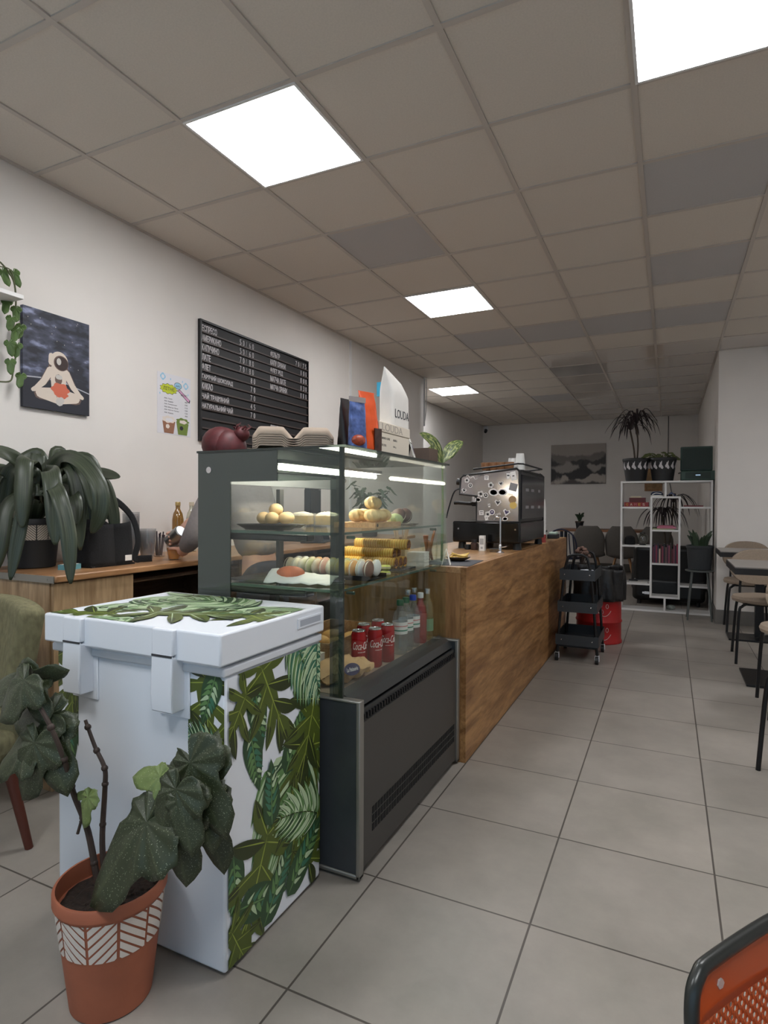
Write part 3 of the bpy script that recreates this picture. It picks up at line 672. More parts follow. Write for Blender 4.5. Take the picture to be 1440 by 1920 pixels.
for (a, b, w, f) in LV + YL:
    m = MB(); wing(m, V(a) - bo, V(b) - bo, w * 1.35, f); build('leaf', m, beg2 if (a, b, w, f) in YL else beg, bp, solid=.0012)
# ---------------------------------------------------------------- things on the left worktop
WZ = .955
def strap_mat(name, a, b):
    m = mat(name, a, .38, noise_amt=.0); nt = m.node_tree; bs = nt.nodes['Principled BSDF']; L = nt.links.new
    uv = nt.nodes.new('ShaderNodeUVMap'); uv.uv_map = 'UVMap'; mp = nt.nodes.new('ShaderNodeMapping'); mp.inputs['Scale'].default_value = (3, 14, 1)
    n = nt.nodes.new('ShaderNodeTexNoise'); n.inputs['Scale'].default_value = 1.5; n.inputs['Detail'].default_value = 5
    r = nt.nodes.new('ShaderNodeValToRGB'); r.color_ramp.elements[0].position = .35; r.color_ramp.elements[1].position = .7
    r.color_ramp.elements[0].color = lin(a) + (1,); r.color_ramp.elements[1].color = lin(b) + (1,)
    L(uv.outputs[0], mp.inputs[0]); L(mp.outputs[0], n.inputs['Vector']); L(n.outputs['Fac'], r.inputs['Fac']); L(r.outputs['Color'], bs.inputs['Base Color'])
    return m
strap = strap_mat('strap_leaf', (40, 47, 36), (74, 82, 62))
sp = thing('potted_strap_plant', 'large plant with drooping dark green strap leaves in a black pot, left worktop', 'potted plant', (-2.765, 1.845, WZ))
so = sp.location
blk_pot = mat('black_pot', (30, 30, 32), .55)
p = build('pot', pot_mesh(.235, .125, .098), blk_pot, sp)
m = MB(); chevrons(m, .135, .205, lambda z: .098 + (.119 - .098) * z / .205 + .001, 14, .1, 6)
build('chevron_band', m, mat('pot_bone_paint', (196, 186, 172), .6), p, smooth=False)
build('soil', MB().lathe([(.112, .20), (.06, .208), (.0001, .21)], 20, caps=False), soil, sp)
cr = V((-2.70, 1.86, 1.20)); base = V((-2.765, 1.845, 1.15))
SL = [[(-2.80, 1.95, 1.36), (-2.86, 1.95, 1.49), (-2.89, 1.92, 1.50), (-2.90, 1.75, 1.38)], [(-2.709, 1.9, 1.44), (-2.56, 1.9, 1.484), (-2.445, 1.9, 1.372), (-2.409, 1.9, 1.223)],
      [(-2.581, 1.86, 1.47), (-2.434, 1.85, 1.455), (-2.311, 1.85, 1.344), (-2.301, 1.85, 1.224), (-2.357, 1.85, 1.127)], [(-2.74, 2.02, 1.38), (-2.60, 2.05, 1.41), (-2.411, 2.05, 1.39)],
      [(-2.80, 1.76, 1.40), (-2.88, 1.72, 1.40), (-2.90, 1.72, 1.22), (-2.89, 1.72, 1.02)], [(-2.61, 1.75, 1.392), (-2.702, 1.70, 1.407), (-2.741, 1.68, 1.221), (-2.723, 1.67, 1.01)],
      [(-2.52, 1.72, 1.318), (-2.551, 1.68, 1.295), (-2.55, 1.64, 1.129), (-2.562, 1.61, .93)], [(-2.45, 1.72, 1.33), (-2.345, 1.68, 1.30), (-2.285, 1.68, 1.136), (-2.27, 1.68, .923)],
      [(-2.50, 1.75, 1.319), (-2.424, 1.74, 1.224), (-2.40, 1.74, 1.107)], [(-2.710, 2.0, 1.433), (-2.631, 2.0, 1.379), (-2.593, 2.0, 1.273)],
      [(-2.82, 2.0, 1.42), (-2.87, 2.05, 1.53), (-2.89, 2.12, 1.50)], [(-2.78, 1.88, 1.42), (-2.80, 1.9, 1.50), (-2.78, 1.92, 1.38)],
      [(-2.70, 2.03, 1.34), (-2.60, 2.1, 1.25), (-2.508, 2.12, 1.167)], [(-2.76, 1.95, 1.43), (-2.80, 2.02, 1.50), (-2.77, 2.04, 1.42)], [(-2.80, 1.75, 1.34), (-2.87, 1.71, 1.245), (-2.89, 1.70, 1.05)],
      [(-2.66, 1.74, 1.30), (-2.66, 1.66, 1.25), (-2.64, 1.62, 1.10), (-2.65, 1.60, .96)], [(-2.56, 1.86, 1.32), (-2.47, 1.84, 1.28), (-2.44, 1.83, 1.16)]]
for k in range(9):
    a = -1.1 + k * .42 + rnd.uniform(-.1, .1); r = .20 + .10 * rnd.random(); dx, dy = math.cos(a - .6), math.sin(a - .6); z = 1.36 + .10 * rnd.random()
    SL.append([(max(-2.88, -2.72 + dx * r * .5), 1.86 + dy * r * .5, z), (max(-2.89, -2.72 + dx * r), 1.86 + dy * r, z + .02), (max(-2.9, -2.72 + dx * r * 1.25), 1.86 + dy * r * 1.2, z - .13), (max(-2.9, -2.72 + dx * r * 1.3), 1.86 + dy * r * 1.25, max(1.02, z - .27 - .1 * rnd.random()))])
for q in SL:
    q = [V(p) for p in q]
    m = MB(); d = (q[0] - base); ribbon(m, [base - so, base + d * .45 + V((0, 0, .06)) - so] + [V(p) - so for p in q], rnd.uniform(.058, .078), sub=7, fold=.2, up=(.72, -.6, .35), prof=lambda k: min(1, .5 + 1.6 * k) * (1 - .85 * max(0, (k - .78) / .22) ** 2.2)); build('leaf', m, strap, sp, solid=.0015)
# black cloth bag
bg = thing('cloth_bag', 'black cloth bag with a long strap and a small white label, on the worktop', 'bag', (-2.545, 2.06, WZ))
def bagf(u, w):
    a = u * 2 * PI; c, s_ = math.cos(a), math.sin(a); e = .35
    x = .085 * math.copysign(abs(c) ** e, c); y = .13 * math.copysign(abs(s_) ** e, s_); k = w
    return V((x * (1 + .02 * math.sin(5 * a + 6 * k)) * (1 - .12 * k * k), y * (1 - .04 * k), .002 + .20 * k + (.018 * math.sin(2 * a + 1) - .01 * math.cos(3 * a)) * k))
m = MB().grid(bagf, 40, 8); m.box((0, 0, .004), (.16, .25, .006))
cl_blk = mat('black_cloth', (20, 20, 22), .95, noise_amt=.25, nscale=120, bump=.2)
build('body', m, cl_blk, bg, solid=.004)
m = MB(); ribbon(m, [(.04, -.06, .20), (.03, -.04, .30), (.0, .06, .33), (.02, .16, .24), (.05, .175, .12), (.06, .145, .03), (.08, .17, .022), (.10, .22, .022)], .035, sub=8, fold=0, prof=lambda k: 1, up=(1, 0, .1))
build('strap', m, cl_blk, bg, solid=.003)
build('label', MB().box((.0885, .08, .035), (.001, .04, .028)), paper_white, bg, smooth=False)
m = MB().box((0, 0, .012), (.06, .08, .024)).box((0, 0, .0245), (.05, .07, .001), 1)
single('small_box', m, [mat('teal_card', (96, 150, 160), .6), paper_white], 'small flat teal and white box in front of the black bag', 'box', (-2.52, 1.86, WZ), .3, smooth=False)
def bottle(nm, lab, cat, loc, h, r, body_m, cap_m, label_m=None, neck=.35, group=None, lh=(.3, .55), nr=.4, capr=None):
    t = thing(nm, lab, cat, loc, 0, group); z1 = h * (1 - neck)
    m = MB().lathe([(r * .85, 0), (r, .006), (r, z1 * .5), (r * .985, z1 * .55), (r, z1 * .6), (r, z1), (r * .8, z1 + h * neck * .35), (r * nr, z1 + h * neck * .6), (r * nr, h - .02)], 20)
    build('body', m, body_m, t)
    cr_ = capr or r * nr * 1.15
    build('cap', MB().lathe([(cr_, h - .024), (cr_, h - .003), (cr_ * .92, h)], 18), cap_m, t)
    if label_m: build('label', MB().lathe([(r + .0006, h * lh[0]), (r + .0006, h * lh[1])], 24, caps=False), label_m, t)
    return t
ycap = mat('yellow_cap', (206, 164, 40), .4); syrup = glass_mat('pale_bottle', (226, 226, 212), .1, .05, .3, (220, 218, 206))
blabel = mat('black_label', (34, 32, 34), .5)
bottle('syrup_bottle', 'clear syrup bottle with yellow cap and black label, left one behind the black bag', 'bottle', (-2.82, 2.11, WZ), .27, .037, syrup, ycap, blabel, group='syrup bottles behind the bag')
bottle('syrup_bottle', 'clear syrup bottle with yellow cap, right one behind the black bag', 'bottle', (-2.79, 2.235, WZ), .27, .037, syrup, ycap, blabel, group='syrup bottles behind the bag')
gcap = mat('gold_cap', (172, 146, 92), .4, .5)
amber = glass_mat('amber_bottle', (196, 160, 96), .1, .05, .35, (170, 134, 70))
bottle('syrup_bottle', 'tall amber bottle with a gold cap against the wall behind the barista hand', 'bottle', (-2.80, 2.82, WZ), .32, .035, amber, gcap, None)
bottle('syrup_bottle', 'tall pale bottle with a beige cap against the wall, right of the amber one', 'bottle', (-2.80, 2.94, WZ), .32, .035, syrup, mat('beige_cap', (186, 172, 150), .5), None)
def cup_stack(lab, loc, n, r, h, step, m_, group, lid=None):
    t = thing('cup_stack', lab, 'cups', loc, 0, group)
    for k in range(n):
        z = k * step
        m = MB().lathe([(r * .72, z), (r, z + h), (r + .0025, z + h), (r + .0025, z + h - .003), (r * .735, z + .002)], 20, caps=False)
        build('cup', m, m_, t)
    return t
cup_stack('tall stack of clear plastic cups on the worktop against the wall', (-2.78, 2.44, WZ), 14, .045, .11, .0115, cup_clear, 'stacks of clear cups')
cup_stack('lower stack of clear plastic cups on the worktop, beside the straw jar', (-2.62, 2.41, WZ), 7, .045, .10, .0115, cup_clear, 'stacks of clear cups')
t = thing('straw_jar', 'clear plastic jar holding short dark straws on the worktop', 'jar', (-2.70, 2.57, WZ))
build('jar', MB().lathe([(.034, 0), (.036, .004), (.040, .10), (.043, .102), (.043, .11), (.037, .108)], 20), cup_clear, t)
for k in range(9):
    a = k * .7; m = MB().cyl((.014 * math.cos(a), .014 * math.sin(a), .006), (.030 * math.cos(a), .030 * math.sin(a), .125 + .03 * rnd.random()), .004, n=8); build('straw', m, mat('dark_straw', (52, 40, 48), .5), t)
# POS terminal, and an added plant standing in for foliage reflected in the glass
t = thing('pos_terminal', 'dark grey cash terminal monitor on the back worktop, seen through the display case', 'monitor', (-2.62, 4.12, WZ), .35)
gd = mat('terminal_grey', (62, 66, 70), .45)
m = MB().box((0, 0, .33), (.05, .40, .26)).box((-.028, 0, .33), (.02, .30, .20)); build('screen_housing', m, gd, t, bevel=.012)
build('screen', MB().box((-.04, 0, .34), (.004, .27, .17)), black_gloss, t, smooth=False)
m = MB().prism([(-.09, 0), (.09, 0), (.02, .24), (-.02, .24)], (.03, .12, 0), (1, 0, 0), (0, 0, 1), (0, .03, 0)).prism([(-.09, 0), (.09, 0), (.02, .24), (-.02, .24)], (.03, -.15, 0), (1, 0, 0), (0, 0, 1), (0, .03, 0)).box((.03, 0, .008), (.2, .3, .016)); build('stand', m, gd, t, bevel=.004)
m = MB()
v, f = text_mb('POS', .06, .016, .001); m.T = frame3((0, 1, 0), (0, 0, 1), (.0252, .10, .425)); m.add(v, f); build('lettering', m, mat('terminal_print', (170, 172, 174), .5), t, smooth=False)
t = thing('reflection_bush', 'added leafy dark green pot plant standing in for a reflection in the case glass', 'potted plant', (-2.60, 5.1, WZ))
build('pot', pot_mesh(.16, .09, .07), blk_pot, t); build('soil', MB().lathe([(.078, .13), (.0001, .14)], 16, caps=False), soil, t)
gl_ = mat('bush_leaf', (52, 70, 50), .5, noise_amt=.15, nscale=10)
for k in range(11):
    a = k * 2.4; r = .10 + .10 * rnd.random(); z = .32 + .22 * rnd.random(); tip = V((r * math.cos(a), r * math.sin(a), z)); m = MB()
    m.tube([(0, 0, .13), tip * .55 + V((0, 0, .1)), tip], .003, 5, sub=4)
    for j in range(7): wing(m, tip * (.6 + .06 * j) + V((0, 0, .04)), tip * (.6 + .06 * j) + V((.09 * math.cos(a + j * 2.1), .09 * math.sin(a + j * 2.1), -.02 + .03 * (j % 3))), .05, (.3, -.5, 1))
    build('branch', m, gl_, t)
# ---------------------------------------------------------------- barista
skin = mat('skin', (206, 158, 136), .5, noise_amt=.05, nscale=20)
def skinmesh(name, J, E, mats, parent, root, subs=2, slim=1.0):
    names = list(J); me = bpy.data.meshes.new(name); me.from_pydata([J[n][0] for n in names], [(names.index(a), names.index(b)) for a, b in E], [])
    me.materials.append(mats); o = bpy.data.objects.new(name, me); COL.objects.link(o); o.parent = parent
    s = o.modifiers.new('k', 'SKIN'); s.use_smooth_shade = True; s.branch_smoothing = .6
    me.skin_vertices.new() if not me.skin_vertices else None
    sv = me.skin_vertices[0].data
    for i, n in enumerate(names):
        r = J[n][1]; sv[i].radius = (r, r) if not hasattr(r, '__len__') else r; sv[i].use_root = (n == root)
    u = o.modifiers.new('u', 'SUBSURF'); u.levels = subs; u.render_levels = subs
    return o
pe = thing('person', 'barista with dark red hair and grey sweater bending over the worktop, pouring a drink', 'person', (-1.9, 2.5, 0))
po = pe.location
J = {}; E = []
def j(n, p, r, par=None):
    J[n] = (tuple(V(p) - po), r)
    if par: E.append((par, n))
j('pel', (-1.90, 2.5, .95), .085); j('spi', (-1.93, 2.5, 1.10), .075, 'pel'); j('che', (-2.0, 2.5, 1.29), .085, 'spi'); j('nb', (-2.07, 2.5, 1.415), .065, 'che'); j('nk', (-2.105, 2.5, 1.465), .05, 'nb')
j('hd', (-2.15, 2.5, 1.53), .082, 'nk'); j('hd2', (-2.18, 2.5, 1.59), .09, 'hd'); j('hd3', (-2.19, 2.5, 1.625), .055, 'hd2'); j('nose', (-2.265, 2.5, 1.535), .014, 'hd'); j('chin', (-2.21, 2.5, 1.475), .035, 'hd')
for s, y in (('L', -1), ('R', 1)):
    j('ear' + s, (-2.155, 2.5 + y * .092, 1.555), .012, 'hd2')
    j('hip' + s, (-1.90, 2.5 + y * .09, .87), .07, 'pel'); j('kn' + s, (-1.885, 2.5 + y * .10, .49), .058, 'hip' + s); j('an' + s, (-1.86, 2.5 + y * .10, .09), .04, 'kn' + s); j('to' + s, (-1.99, 2.5 + y * .11, .045), .032, 'an' + s)
j('shL', (-2.03, 2.33, 1.365), .042, 'che'); j('elL', (-2.13, 2.25, 1.10), .042, 'shL'); j('wrL', (-2.34, 2.395, 1.005), .027, 'elL'); j('paL', (-2.395, 2.435, 1.005), (.034, .018), 'wrL')
j('shR', (-2.03, 2.67, 1.365), .042, 'che'); j('elR', (-2.26, 2.66, 1.225), .042, 'shR'); j('wrR', (-2.425, 2.53, 1.165), .027, 'elR'); j('paR', (-2.455, 2.49, 1.115), (.034, .018), 'wrR')
for k in range(4):
    z = 1.035 - .019 * k; e = (0, .006, .004, -.008)[k]
    j('f%dLa' % k, (-2.423, 2.470 + .002 * k, z), .009, 'paL'); j('f%dLb' % k, (-2.462 - e, 2.500, z), .0085, 'f%dLa' % k); j('f%dLc' % k, (-2.497 - e, 2.484, z), .0075, 'f%dLb' % k)
    z = 1.13 - .019 * k
    j('f%dRa' % k, (-2.468 + .004 * k, 2.468, z - .02), .009, 'paR'); j('f%dRb' % k, (-2.470 + .008 * k, 2.425, z - .025), .0085, 'f%dRa' % k); j('f%dRc' % k, (-2.452 + .009 * k + e, 2.388, z - .03), .0075, 'f%dRb' % k)
j('tLa', (-2.405, 2.418, 1.02), .010, 'paL'); j('tLb', (-2.425, 2.403, 1.022), .009, 'tLa'); j('tLc', (-2.450, 2.398, 1.018), .0075, 'tLb')
j('tRa', (-2.43, 2.475, 1.09), .010, 'paR'); j('tRb', (-2.40, 2.475, 1.075), .009, 'tRa'); j('tRc', (-2.375, 2.46, 1.06), .0075, 'tRb')
skinmesh('body', J, E, skin, pe, 'pel')
def sub(names, add, edges, nm, m_, root):
    JJ = {n: (J[n][0], tuple(v + add for v in J[n][1]) if hasattr(J[n][1], '__len__') else J[n][1] + add) for n in names}
    return skinmesh(nm, JJ, edges, m_, pe, root)
J['fL'] = (tuple(V((-2.285, 2.35, 1.03)) - po), .034); J['fR'] = (tuple(V((-2.375, 2.57, 1.18)) - po), .034); J['hem'] = (tuple(V((-1.90, 2.5, .97)) - po), (.105, .09))
def cloth(nm, R, edges, m_, root):
    skinmesh(nm, {n: (J[n][0], r) for n, r in R.items()}, edges, m_, pe, root)
cloth('sweater', {'hem': (.165, .135), 'spi': (.16, .13), 'che': (.175, .135), 'nb': .075, 'shL': .085, 'elL': .06, 'fL': .040, 'shR': .085, 'elR': .06, 'fR': .040}, [('hem', 'spi'), ('spi', 'che'), ('che', 'nb'), ('che', 'shL'), ('shL', 'elL'), ('elL', 'fL'), ('che', 'shR'), ('shR', 'elR'), ('elR', 'fR')], mat('grey_sweater', (138, 128, 126), .9, noise_amt=.08, nscale=60, bump=.15), 'hem')
J['aL'] = (tuple(V((-1.862, 2.4, .12)) - po), .045); J['aR'] = (tuple(V((-1.862, 2.6, .12)) - po), .045); J['wst'] = (tuple(V((-1.91, 2.5, 1.0)) - po), .12)
cloth('trousers', {'wst': (.14, .115), 'pel': (.145, .12), 'hipL': .10, 'knL': .075, 'aL': .055, 'hipR': .10, 'knR': .075, 'aR': .055}, [('wst', 'pel'), ('pel', 'hipL'), ('hipL', 'knL'), ('knL', 'aL'), ('pel', 'hipR'), ('hipR', 'knR'), ('knR', 'aR')], mat('dark_trousers', (44, 44, 52), .9), 'wst')
for y in (2.395, 2.605):
    m = MB(); m.T = Matrix.Translation((-1.925 - po.x, y - po.y, 0)); m.lathe([(.05, 0), (.052, .02), (.045, .05), (.03, .085)], 18, sx=2.2, sy=.95); build('shoe', m, mat('dark_shoe', (40, 40, 42), .6), pe)
hr = mat('dark_red_hair', (80, 26, 30), .55, noise_amt=.3, nscale=30, stretch=(1, 1, 1))
m = MB(); R_ = Matrix.Rotation(.55, 3, 'Y')
m.ball((-2.165 - po.x, 0, 1.575), (.112, .108, .10), 0, 20, 12, R_); m.ball((-2.115 - po.x, 0, 1.56), (.085, .10, .10), 0, 18, 12)
hh = build('hair', m, hr, pe)
m = MB(); m.ball((-2.05 - po.x, .02, 1.635), (.04, .045, .04), 0, 16, 10)
for k in range(6):
    a = k * 1.05; m.tube([(-2.05 - po.x + .03 * math.cos(a), .02 + .03 * math.sin(a), 1.65), (-2.045 - po.x + .045 * math.cos(a + .5), .02 + .045 * math.sin(a + .5), 1.672), (-2.05 - po.x + .03 * math.cos(a + 1.2), .02 + .04 * math.sin(a + 1.2), 1.69 - .02 * (k % 2))], [.006, .005, .002], 5)
build('hair_bun', m, hr, hh)
t = thing('drink_cup', 'clear cup of orange juice on the worktop in the hand of the barista', 'cup', (-2.462, 2.45, WZ))
build('cup', MB().lathe([(.028, 0), (.031, .004), (.040, .075), (.042, .085), (.040, .085), (.037, .07)], 24), cup_clear, t)
build('juice', MB().lathe([(.026, .004), (.0365, .066), (.0001, .066)], 24), mat('orange_juice', (232, 150, 28), .2), t)
t = thing('milk_pitcher', 'shiny steel pitcher tilted in the hand of the barista above the orange drink', 'pitcher', (-2.425, 2.43, 1.085))
t.rotation_euler = (0, PI + .95, 0)
m = MB().lathe([(.033, -.05), (.038, -.045), (.040, -.01), (.036, .03), (.038, .055), (.035, .055), (.033, .03), (.035, -.04)], 24); build('body', m, steel, t)
m = MB().tube([(0, .036, .03), (0, .07, .02), (0, .07, -.02), (0, .038, -.035)], .005, 8, sub=5); build('handle', m, steel, t)
# ---------------------------------------------------------------- food in the display case
S1, S2, DK = 1.1645, .9685, .6125
def rot3(ax, a): return Matrix.Rotation(a, 3, ax)
blk_tray = mat('black_tray', (22, 22, 24), .25)
m = MB().lathe([(.10, 0), (.135, .018), (.14, .02), (.132, .016), (.10, .006), (.0001, .006)], 36, sy=.62)
single('serving_platter', m, blk_tray, 'black oval platter at the front left of the upper glass shelf', 'platter', (-1.40, 1.88, S1))
m = MB().lathe([(.09, 0), (.11, .012), (.112, .014), (.105, .010), (.088, .005), (.0001, .005)], 32)
single('serving_plate', m, mat('smoky_plate', (120, 118, 112), .2), 'flat plate carrying pale buns at the back of the upper shelf', 'plate', (-1.47, 1.88 + .17, S1))
bun = mat('bun_dough', (214, 186, 140), .7, noise_amt=.12, nscale=18)
k = 0
for x, y, z in ((-.05, -.04, 0), (.0, -.05, 0), (.045, -.02, 0), (-.045, .03, 0), (.01, .045, 0), (-.01, -.01, .035)):
    m = MB(); m.ball((0, 0, .026), (.030, .030, .026), 0, 14, 8)
    single('bun', m, bun, 'small round pale bun piled on the plate at the back left of the upper shelf', 'bun', (-1.47 + x, 2.05 + y, S1 + .0145 + z), group='buns on the plate')
cream = mat('cake_cream', (232, 226, 208), .6, noise_amt=.05, nscale=30); sponge = mat('cake_sponge', (196, 168, 92), .7, noise_amt=.15, nscale=50)
for i, (x, y, lab) in enumerate(((-1.52, 2.30, 'left of two clear tubs of layered cake with icing sugar, upper shelf'), (-1.405, 2.33, 'right of two clear tubs of layered cake with icing sugar, upper shelf'))):
    t = thing('cake_tub', lab, 'dessert', (x, y, S1), .2, 'cake tubs on the upper shelf')
    build('sponge', MB().box((0, 0, .026), (.088, .085, .042)), sponge, t, bevel=.004)
    m = MB().grid(lambda u, w: V((-.044 + .088 * u, -.042 + .085 * w, .047 + .016 * (math.sin(PI * u) * math.sin(PI * w)) ** .4 + .006 * noise.noise((u * 9, w * 9, i)))), 12, 12)
    build('cream_top', m, cream, t)
    m = MB()
    for sx_, sy_ in ((1, 0), (-1, 0), (0, 1), (0, -1)): m.box((sx_ * .047, sy_ * .047, .028), (.001 if sx_ else .095, .001 if sy_ else .095, .056))
    m.box((0, 0, .001), (.095, .095, .002)); build('tub', m, cup_clear, t, smooth=False)
m = MB().prism([(-.10, -.13), (.10, -.13), (.10, .13), (-.10, .13)], (0, 0, 0), (1, 0, 0), (0, 1, 0), (0, 0, .022)).cyl((.1001, -.11, .011), (.1012, -.11, .011), .007, n=12, mi=1)
single('serving_board', m, [board_wood, black_plastic], 'pale wooden board under the heap of meringues, upper shelf', 'board', (-1.195, 2.33, S1), smooth=False)
def meringue(loc, r, m_, lab, grp, seed):
    def f(u, w):
        a = 2 * PI * u; k = 1 + .10 * math.cos(9 * a + 7 * w) * math.sin(PI * w); p = PI * w
        return V((r * k * math.sin(p) * math.cos(a), r * k * math.sin(p) * math.sin(a), r * .92 * (1 - math.cos(p)) * .5 * 2 * .92))
    mb = MB().grid(f, 36, 12); single('meringue', mb, m_, lab, 'meringue', loc, seed, grp)
mer = mat('meringue_cream', (226, 198, 142), .6, noise_amt=.08, nscale=30); merg = mat('meringue_green', (176, 192, 136), .6, noise_amt=.06, nscale=30)
for q, (x, y, z) in enumerate(((-1.13, 2.24, 0), (-1.14, 2.315, 0), (-1.15, 2.39, 0), (-1.215, 2.26, 0), (-1.22, 2.34, 0), (-1.15, 2.28, .054), (-1.18, 2.355, .052), (-1.272, 2.425, 0))):
    meringue((x, y, S1 + .0222 + z), .034, mer, 'cream coloured ridged meringue in the heap on the wooden board', 'meringues on the board', q)
meringue((-1.13, 2.475, S1 + .001), .034, merg, 'pale green meringue ball beside the wooden board', None, 0)
m = MB().lathe([(.085, 0), (.10, .008), (.096, .008), (.083, .004), (.0001, .004)], 28)
single('serving_plate', m, blk_tray, 'small black plate under the chocolate sandwich cakes, upper shelf', 'plate', (-1.17, 2.60, S1))
choc = mat('chocolate_cake', (66, 44, 36), .6, noise_amt=.15, nscale=40)
for q, (y, a) in enumerate(((2.555, -.5), (2.625, -.35))):
    t = thing('sandwich_cake', 'dark chocolate sandwich cake with white filling, %s of two on the black plate' % ('left' if q == 0 else 'right'), 'cake', (-1.15, y, S1 + .045)); t.rotation_euler = (PI / 2 + a, 0, 0)
    for s in (-1, 1): build('biscuit', MB().lathe([(.0001, s * .022), (.026, s * .019), (.036, s * .010), (.037, s * .005), (.0001, s * .005)], 24), choc, t)
    build('filling', MB().lathe([(.034, -.005), (.036, 0), (.034, .005)], 24), cream, t)
for q in range(3):
    m = MB().prism([(-.045, 0), (.045, 0), (.0, .03)], (0, 0, 0), (1, 0, 0), (0, 1, 0), (0, 0, .062))
    single('cake_slice', m, [cream], '%s of three white wrapped cake slices at the far end of the upper shelf' % ('first', 'second', 'third')[q], 'cake', (-1.20 + .01 * q, 2.685 + .0 * q - .0, S1) if q == 0 else (-1.29 - .1 * (q - 1), 2.66, S1), .3 + .5 * q, 'white cake slices')
# lower shelf
pastel = [mat('macaron_' + n, c, .65, noise_amt=.05, nscale=60) for n, c in (('cream', (232, 218, 190)), ('ivory', (238, 230, 208)), ('pistachio', (206, 206, 160)), ('rose', (222, 176, 160)), ('lemon', (236, 214, 128)), ('apricot', (228, 176, 122)), ('white', (236, 234, 230)), ('brown', (120, 80, 58)))]
fill = mat('macaron_filling', (226, 214, 196), .7); fillb = mat('macaron_dark_filling', (96, 66, 50), .7)
m = MB().box((0, 0, .004), (.42, .15, .006)).box((0, -.074, .010), (.42, .003, .018)).box((0, .074, .010), (.42, .003, .018))
single('macaron_tray', m, blk_tray, 'long black tray holding two rows of macarons, lower shelf', 'tray', (-1.235, 2.085, S2), smooth=False)
r_ = .034
mac0 = None
for row in range(2):
    for q in range(12):
        ci = (0, 1, 1, 2, 0, 3, 1, 4, 4, 5, 6, 7)[q] if row == 0 else (6, 6, 0, 5, 3, 4, 1, 2, 0, 1, 5, 6)[q]
        x = -1.42 + .0335 * q; y = 2.052 + .066 * row
        t = thing('macaron', '%s macaron standing in the %s row of the black tray' % (('cream', 'ivory', 'pistachio', 'rose', 'lemon', 'apricot', 'white', 'brown')[ci], ('front', 'back')[row]), 'macaron', (x, y, S2 + .0075 + r_), group='macarons in the black tray')
        t.rotation_euler = (0, PI / 2 + .08, 0)
        for s in (-1, 1): build('shell', MB().lathe([(.0001, s * .0145), (.024, s * .0125), (.032, s * .0075), (r_, s * .004), (.0001, s * .004)], 20), pastel[ci], t)
        build('filling', MB().lathe([(.031, -.004), (.032, 0), (.031, .004)], 16), fillb if ci in (0, 7) and q % 3 == 0 else fill, t)
waf = bpy.data.materials.new('waffle'); waf.use_nodes = True
def _w():
    nt = waf.node_tree; b = nt.nodes['Principled BSDF']; L = nt.links.new; tc = nt.nodes.new('ShaderNodeTexCoord')
    a = nt.nodes.new('ShaderNodeTexWave'); a.bands_direction = 'X'; a.inputs['Scale'].default_value = 26; a.inputs['Distortion'].default_value = 0
    r = nt.nodes.new('ShaderNodeValToRGB'); r.color_ramp.elements[0].color = lin((240, 176, 74)) + (1,); r.color_ramp.elements[1].color = lin((255, 220, 120)) + (1,)
    bp = nt.nodes.new('ShaderNodeBump'); bp.inputs['Distance'].default_value = .004; bp.inputs['Strength'].default_value = .35
    L(tc.outputs['Object'], a.inputs[0]); L(a.outputs['Fac'], r.inputs[0]); L(r.outputs[0], b.inputs['Base Color']); L(a.outputs['Fac'], bp.inputs['Height']); L(bp.outputs[0], b.inputs['Normal']); b.inputs['Roughness'].default_value = .6
_w()
wfil = mat('waffle_filling', (112, 66, 40), .7, noise_amt=.3, nscale=60)
m = MB().box((0, 0, .004), (.34, .17, .008)); single('waffle_tray', m, blk_tray, 'black tray under the stack of waffle rolls, lower shelf', 'tray', (-1.23, 2.47, S2), smooth=False, bevel=.003)
wr = .0235
for lay, n in enumerate((3, 2, 1)):
    for q in range(n):
        t = thing('waffle_roll', ('golden waffle roll with brown filling in the bottom layer of the stack', 'golden waffle roll with brown filling in the middle layer of the stack', 'golden waffle roll on top of the stack, lower shelf')[lay], 'pastry', (-1.235 + .02 * lay * (-1) ** lay, 2.42 + .05 * q + .025 * lay, S2 + .0085 + wr + lay * .0405), group='waffle rolls in a stack')
        m = MB(); m.cyl((-.135, 0, 0), (.135, 0, 0), wr, n=20, caps=False); m.cyl((.135, 0, 0), (-.135, 0, 0), wr * .82, n=20, caps=False); build('roll', m, waf, t)
        m = MB()
        for k in range(7): m.ball((.128, .011 * math.cos(k), .011 * math.sin(k * 1.7)), (.012, .009, .009), 0, 8, 6)
        m.cyl((-.13, 0, 0), (.128, 0, 0), wr * .8, n=16); build('filling', m, wfil, t)
def block_f(): pass
m = MB()
for k in range(14): m.box((.001 * math.sin(k * 2.1), .0, .0025 + .0048 * k), (.085, .085 + .0015 * math.cos(k), .0043))
single('napkin_stack', m, paper_white, 'stack of white paper napkins at the far end of the lower shelf', 'napkins', (-1.09, 2.655, S2), .1, smooth=False)
for q in range(2):
    t = thing('macaron', '%s light green macaron lying flat at the front of the lower shelf' % ('lower', 'upper')[q], 'macaron', (-1.055, 2.215, S2 + .0105 + .024 * q), group='green macarons lying flat')
    for s in (-1, 1): build('shell', MB().lathe([(.0001, s * .0105), (.016, s * .0095), (.023, s * .003), (.0001, s * .003)], 18), mat('macaron_lime', (204, 206, 110), .6), t)
    build('filling', MB().lathe([(.021, -.003), (.021, .003)], 14), fill, t)
t = thing('wrapped_sandwich', 'orange-filled sandwich in white paper wrap, near end of the lower shelf', 'sandwich', (-1.23, 1.88, S2 + .002), .2)
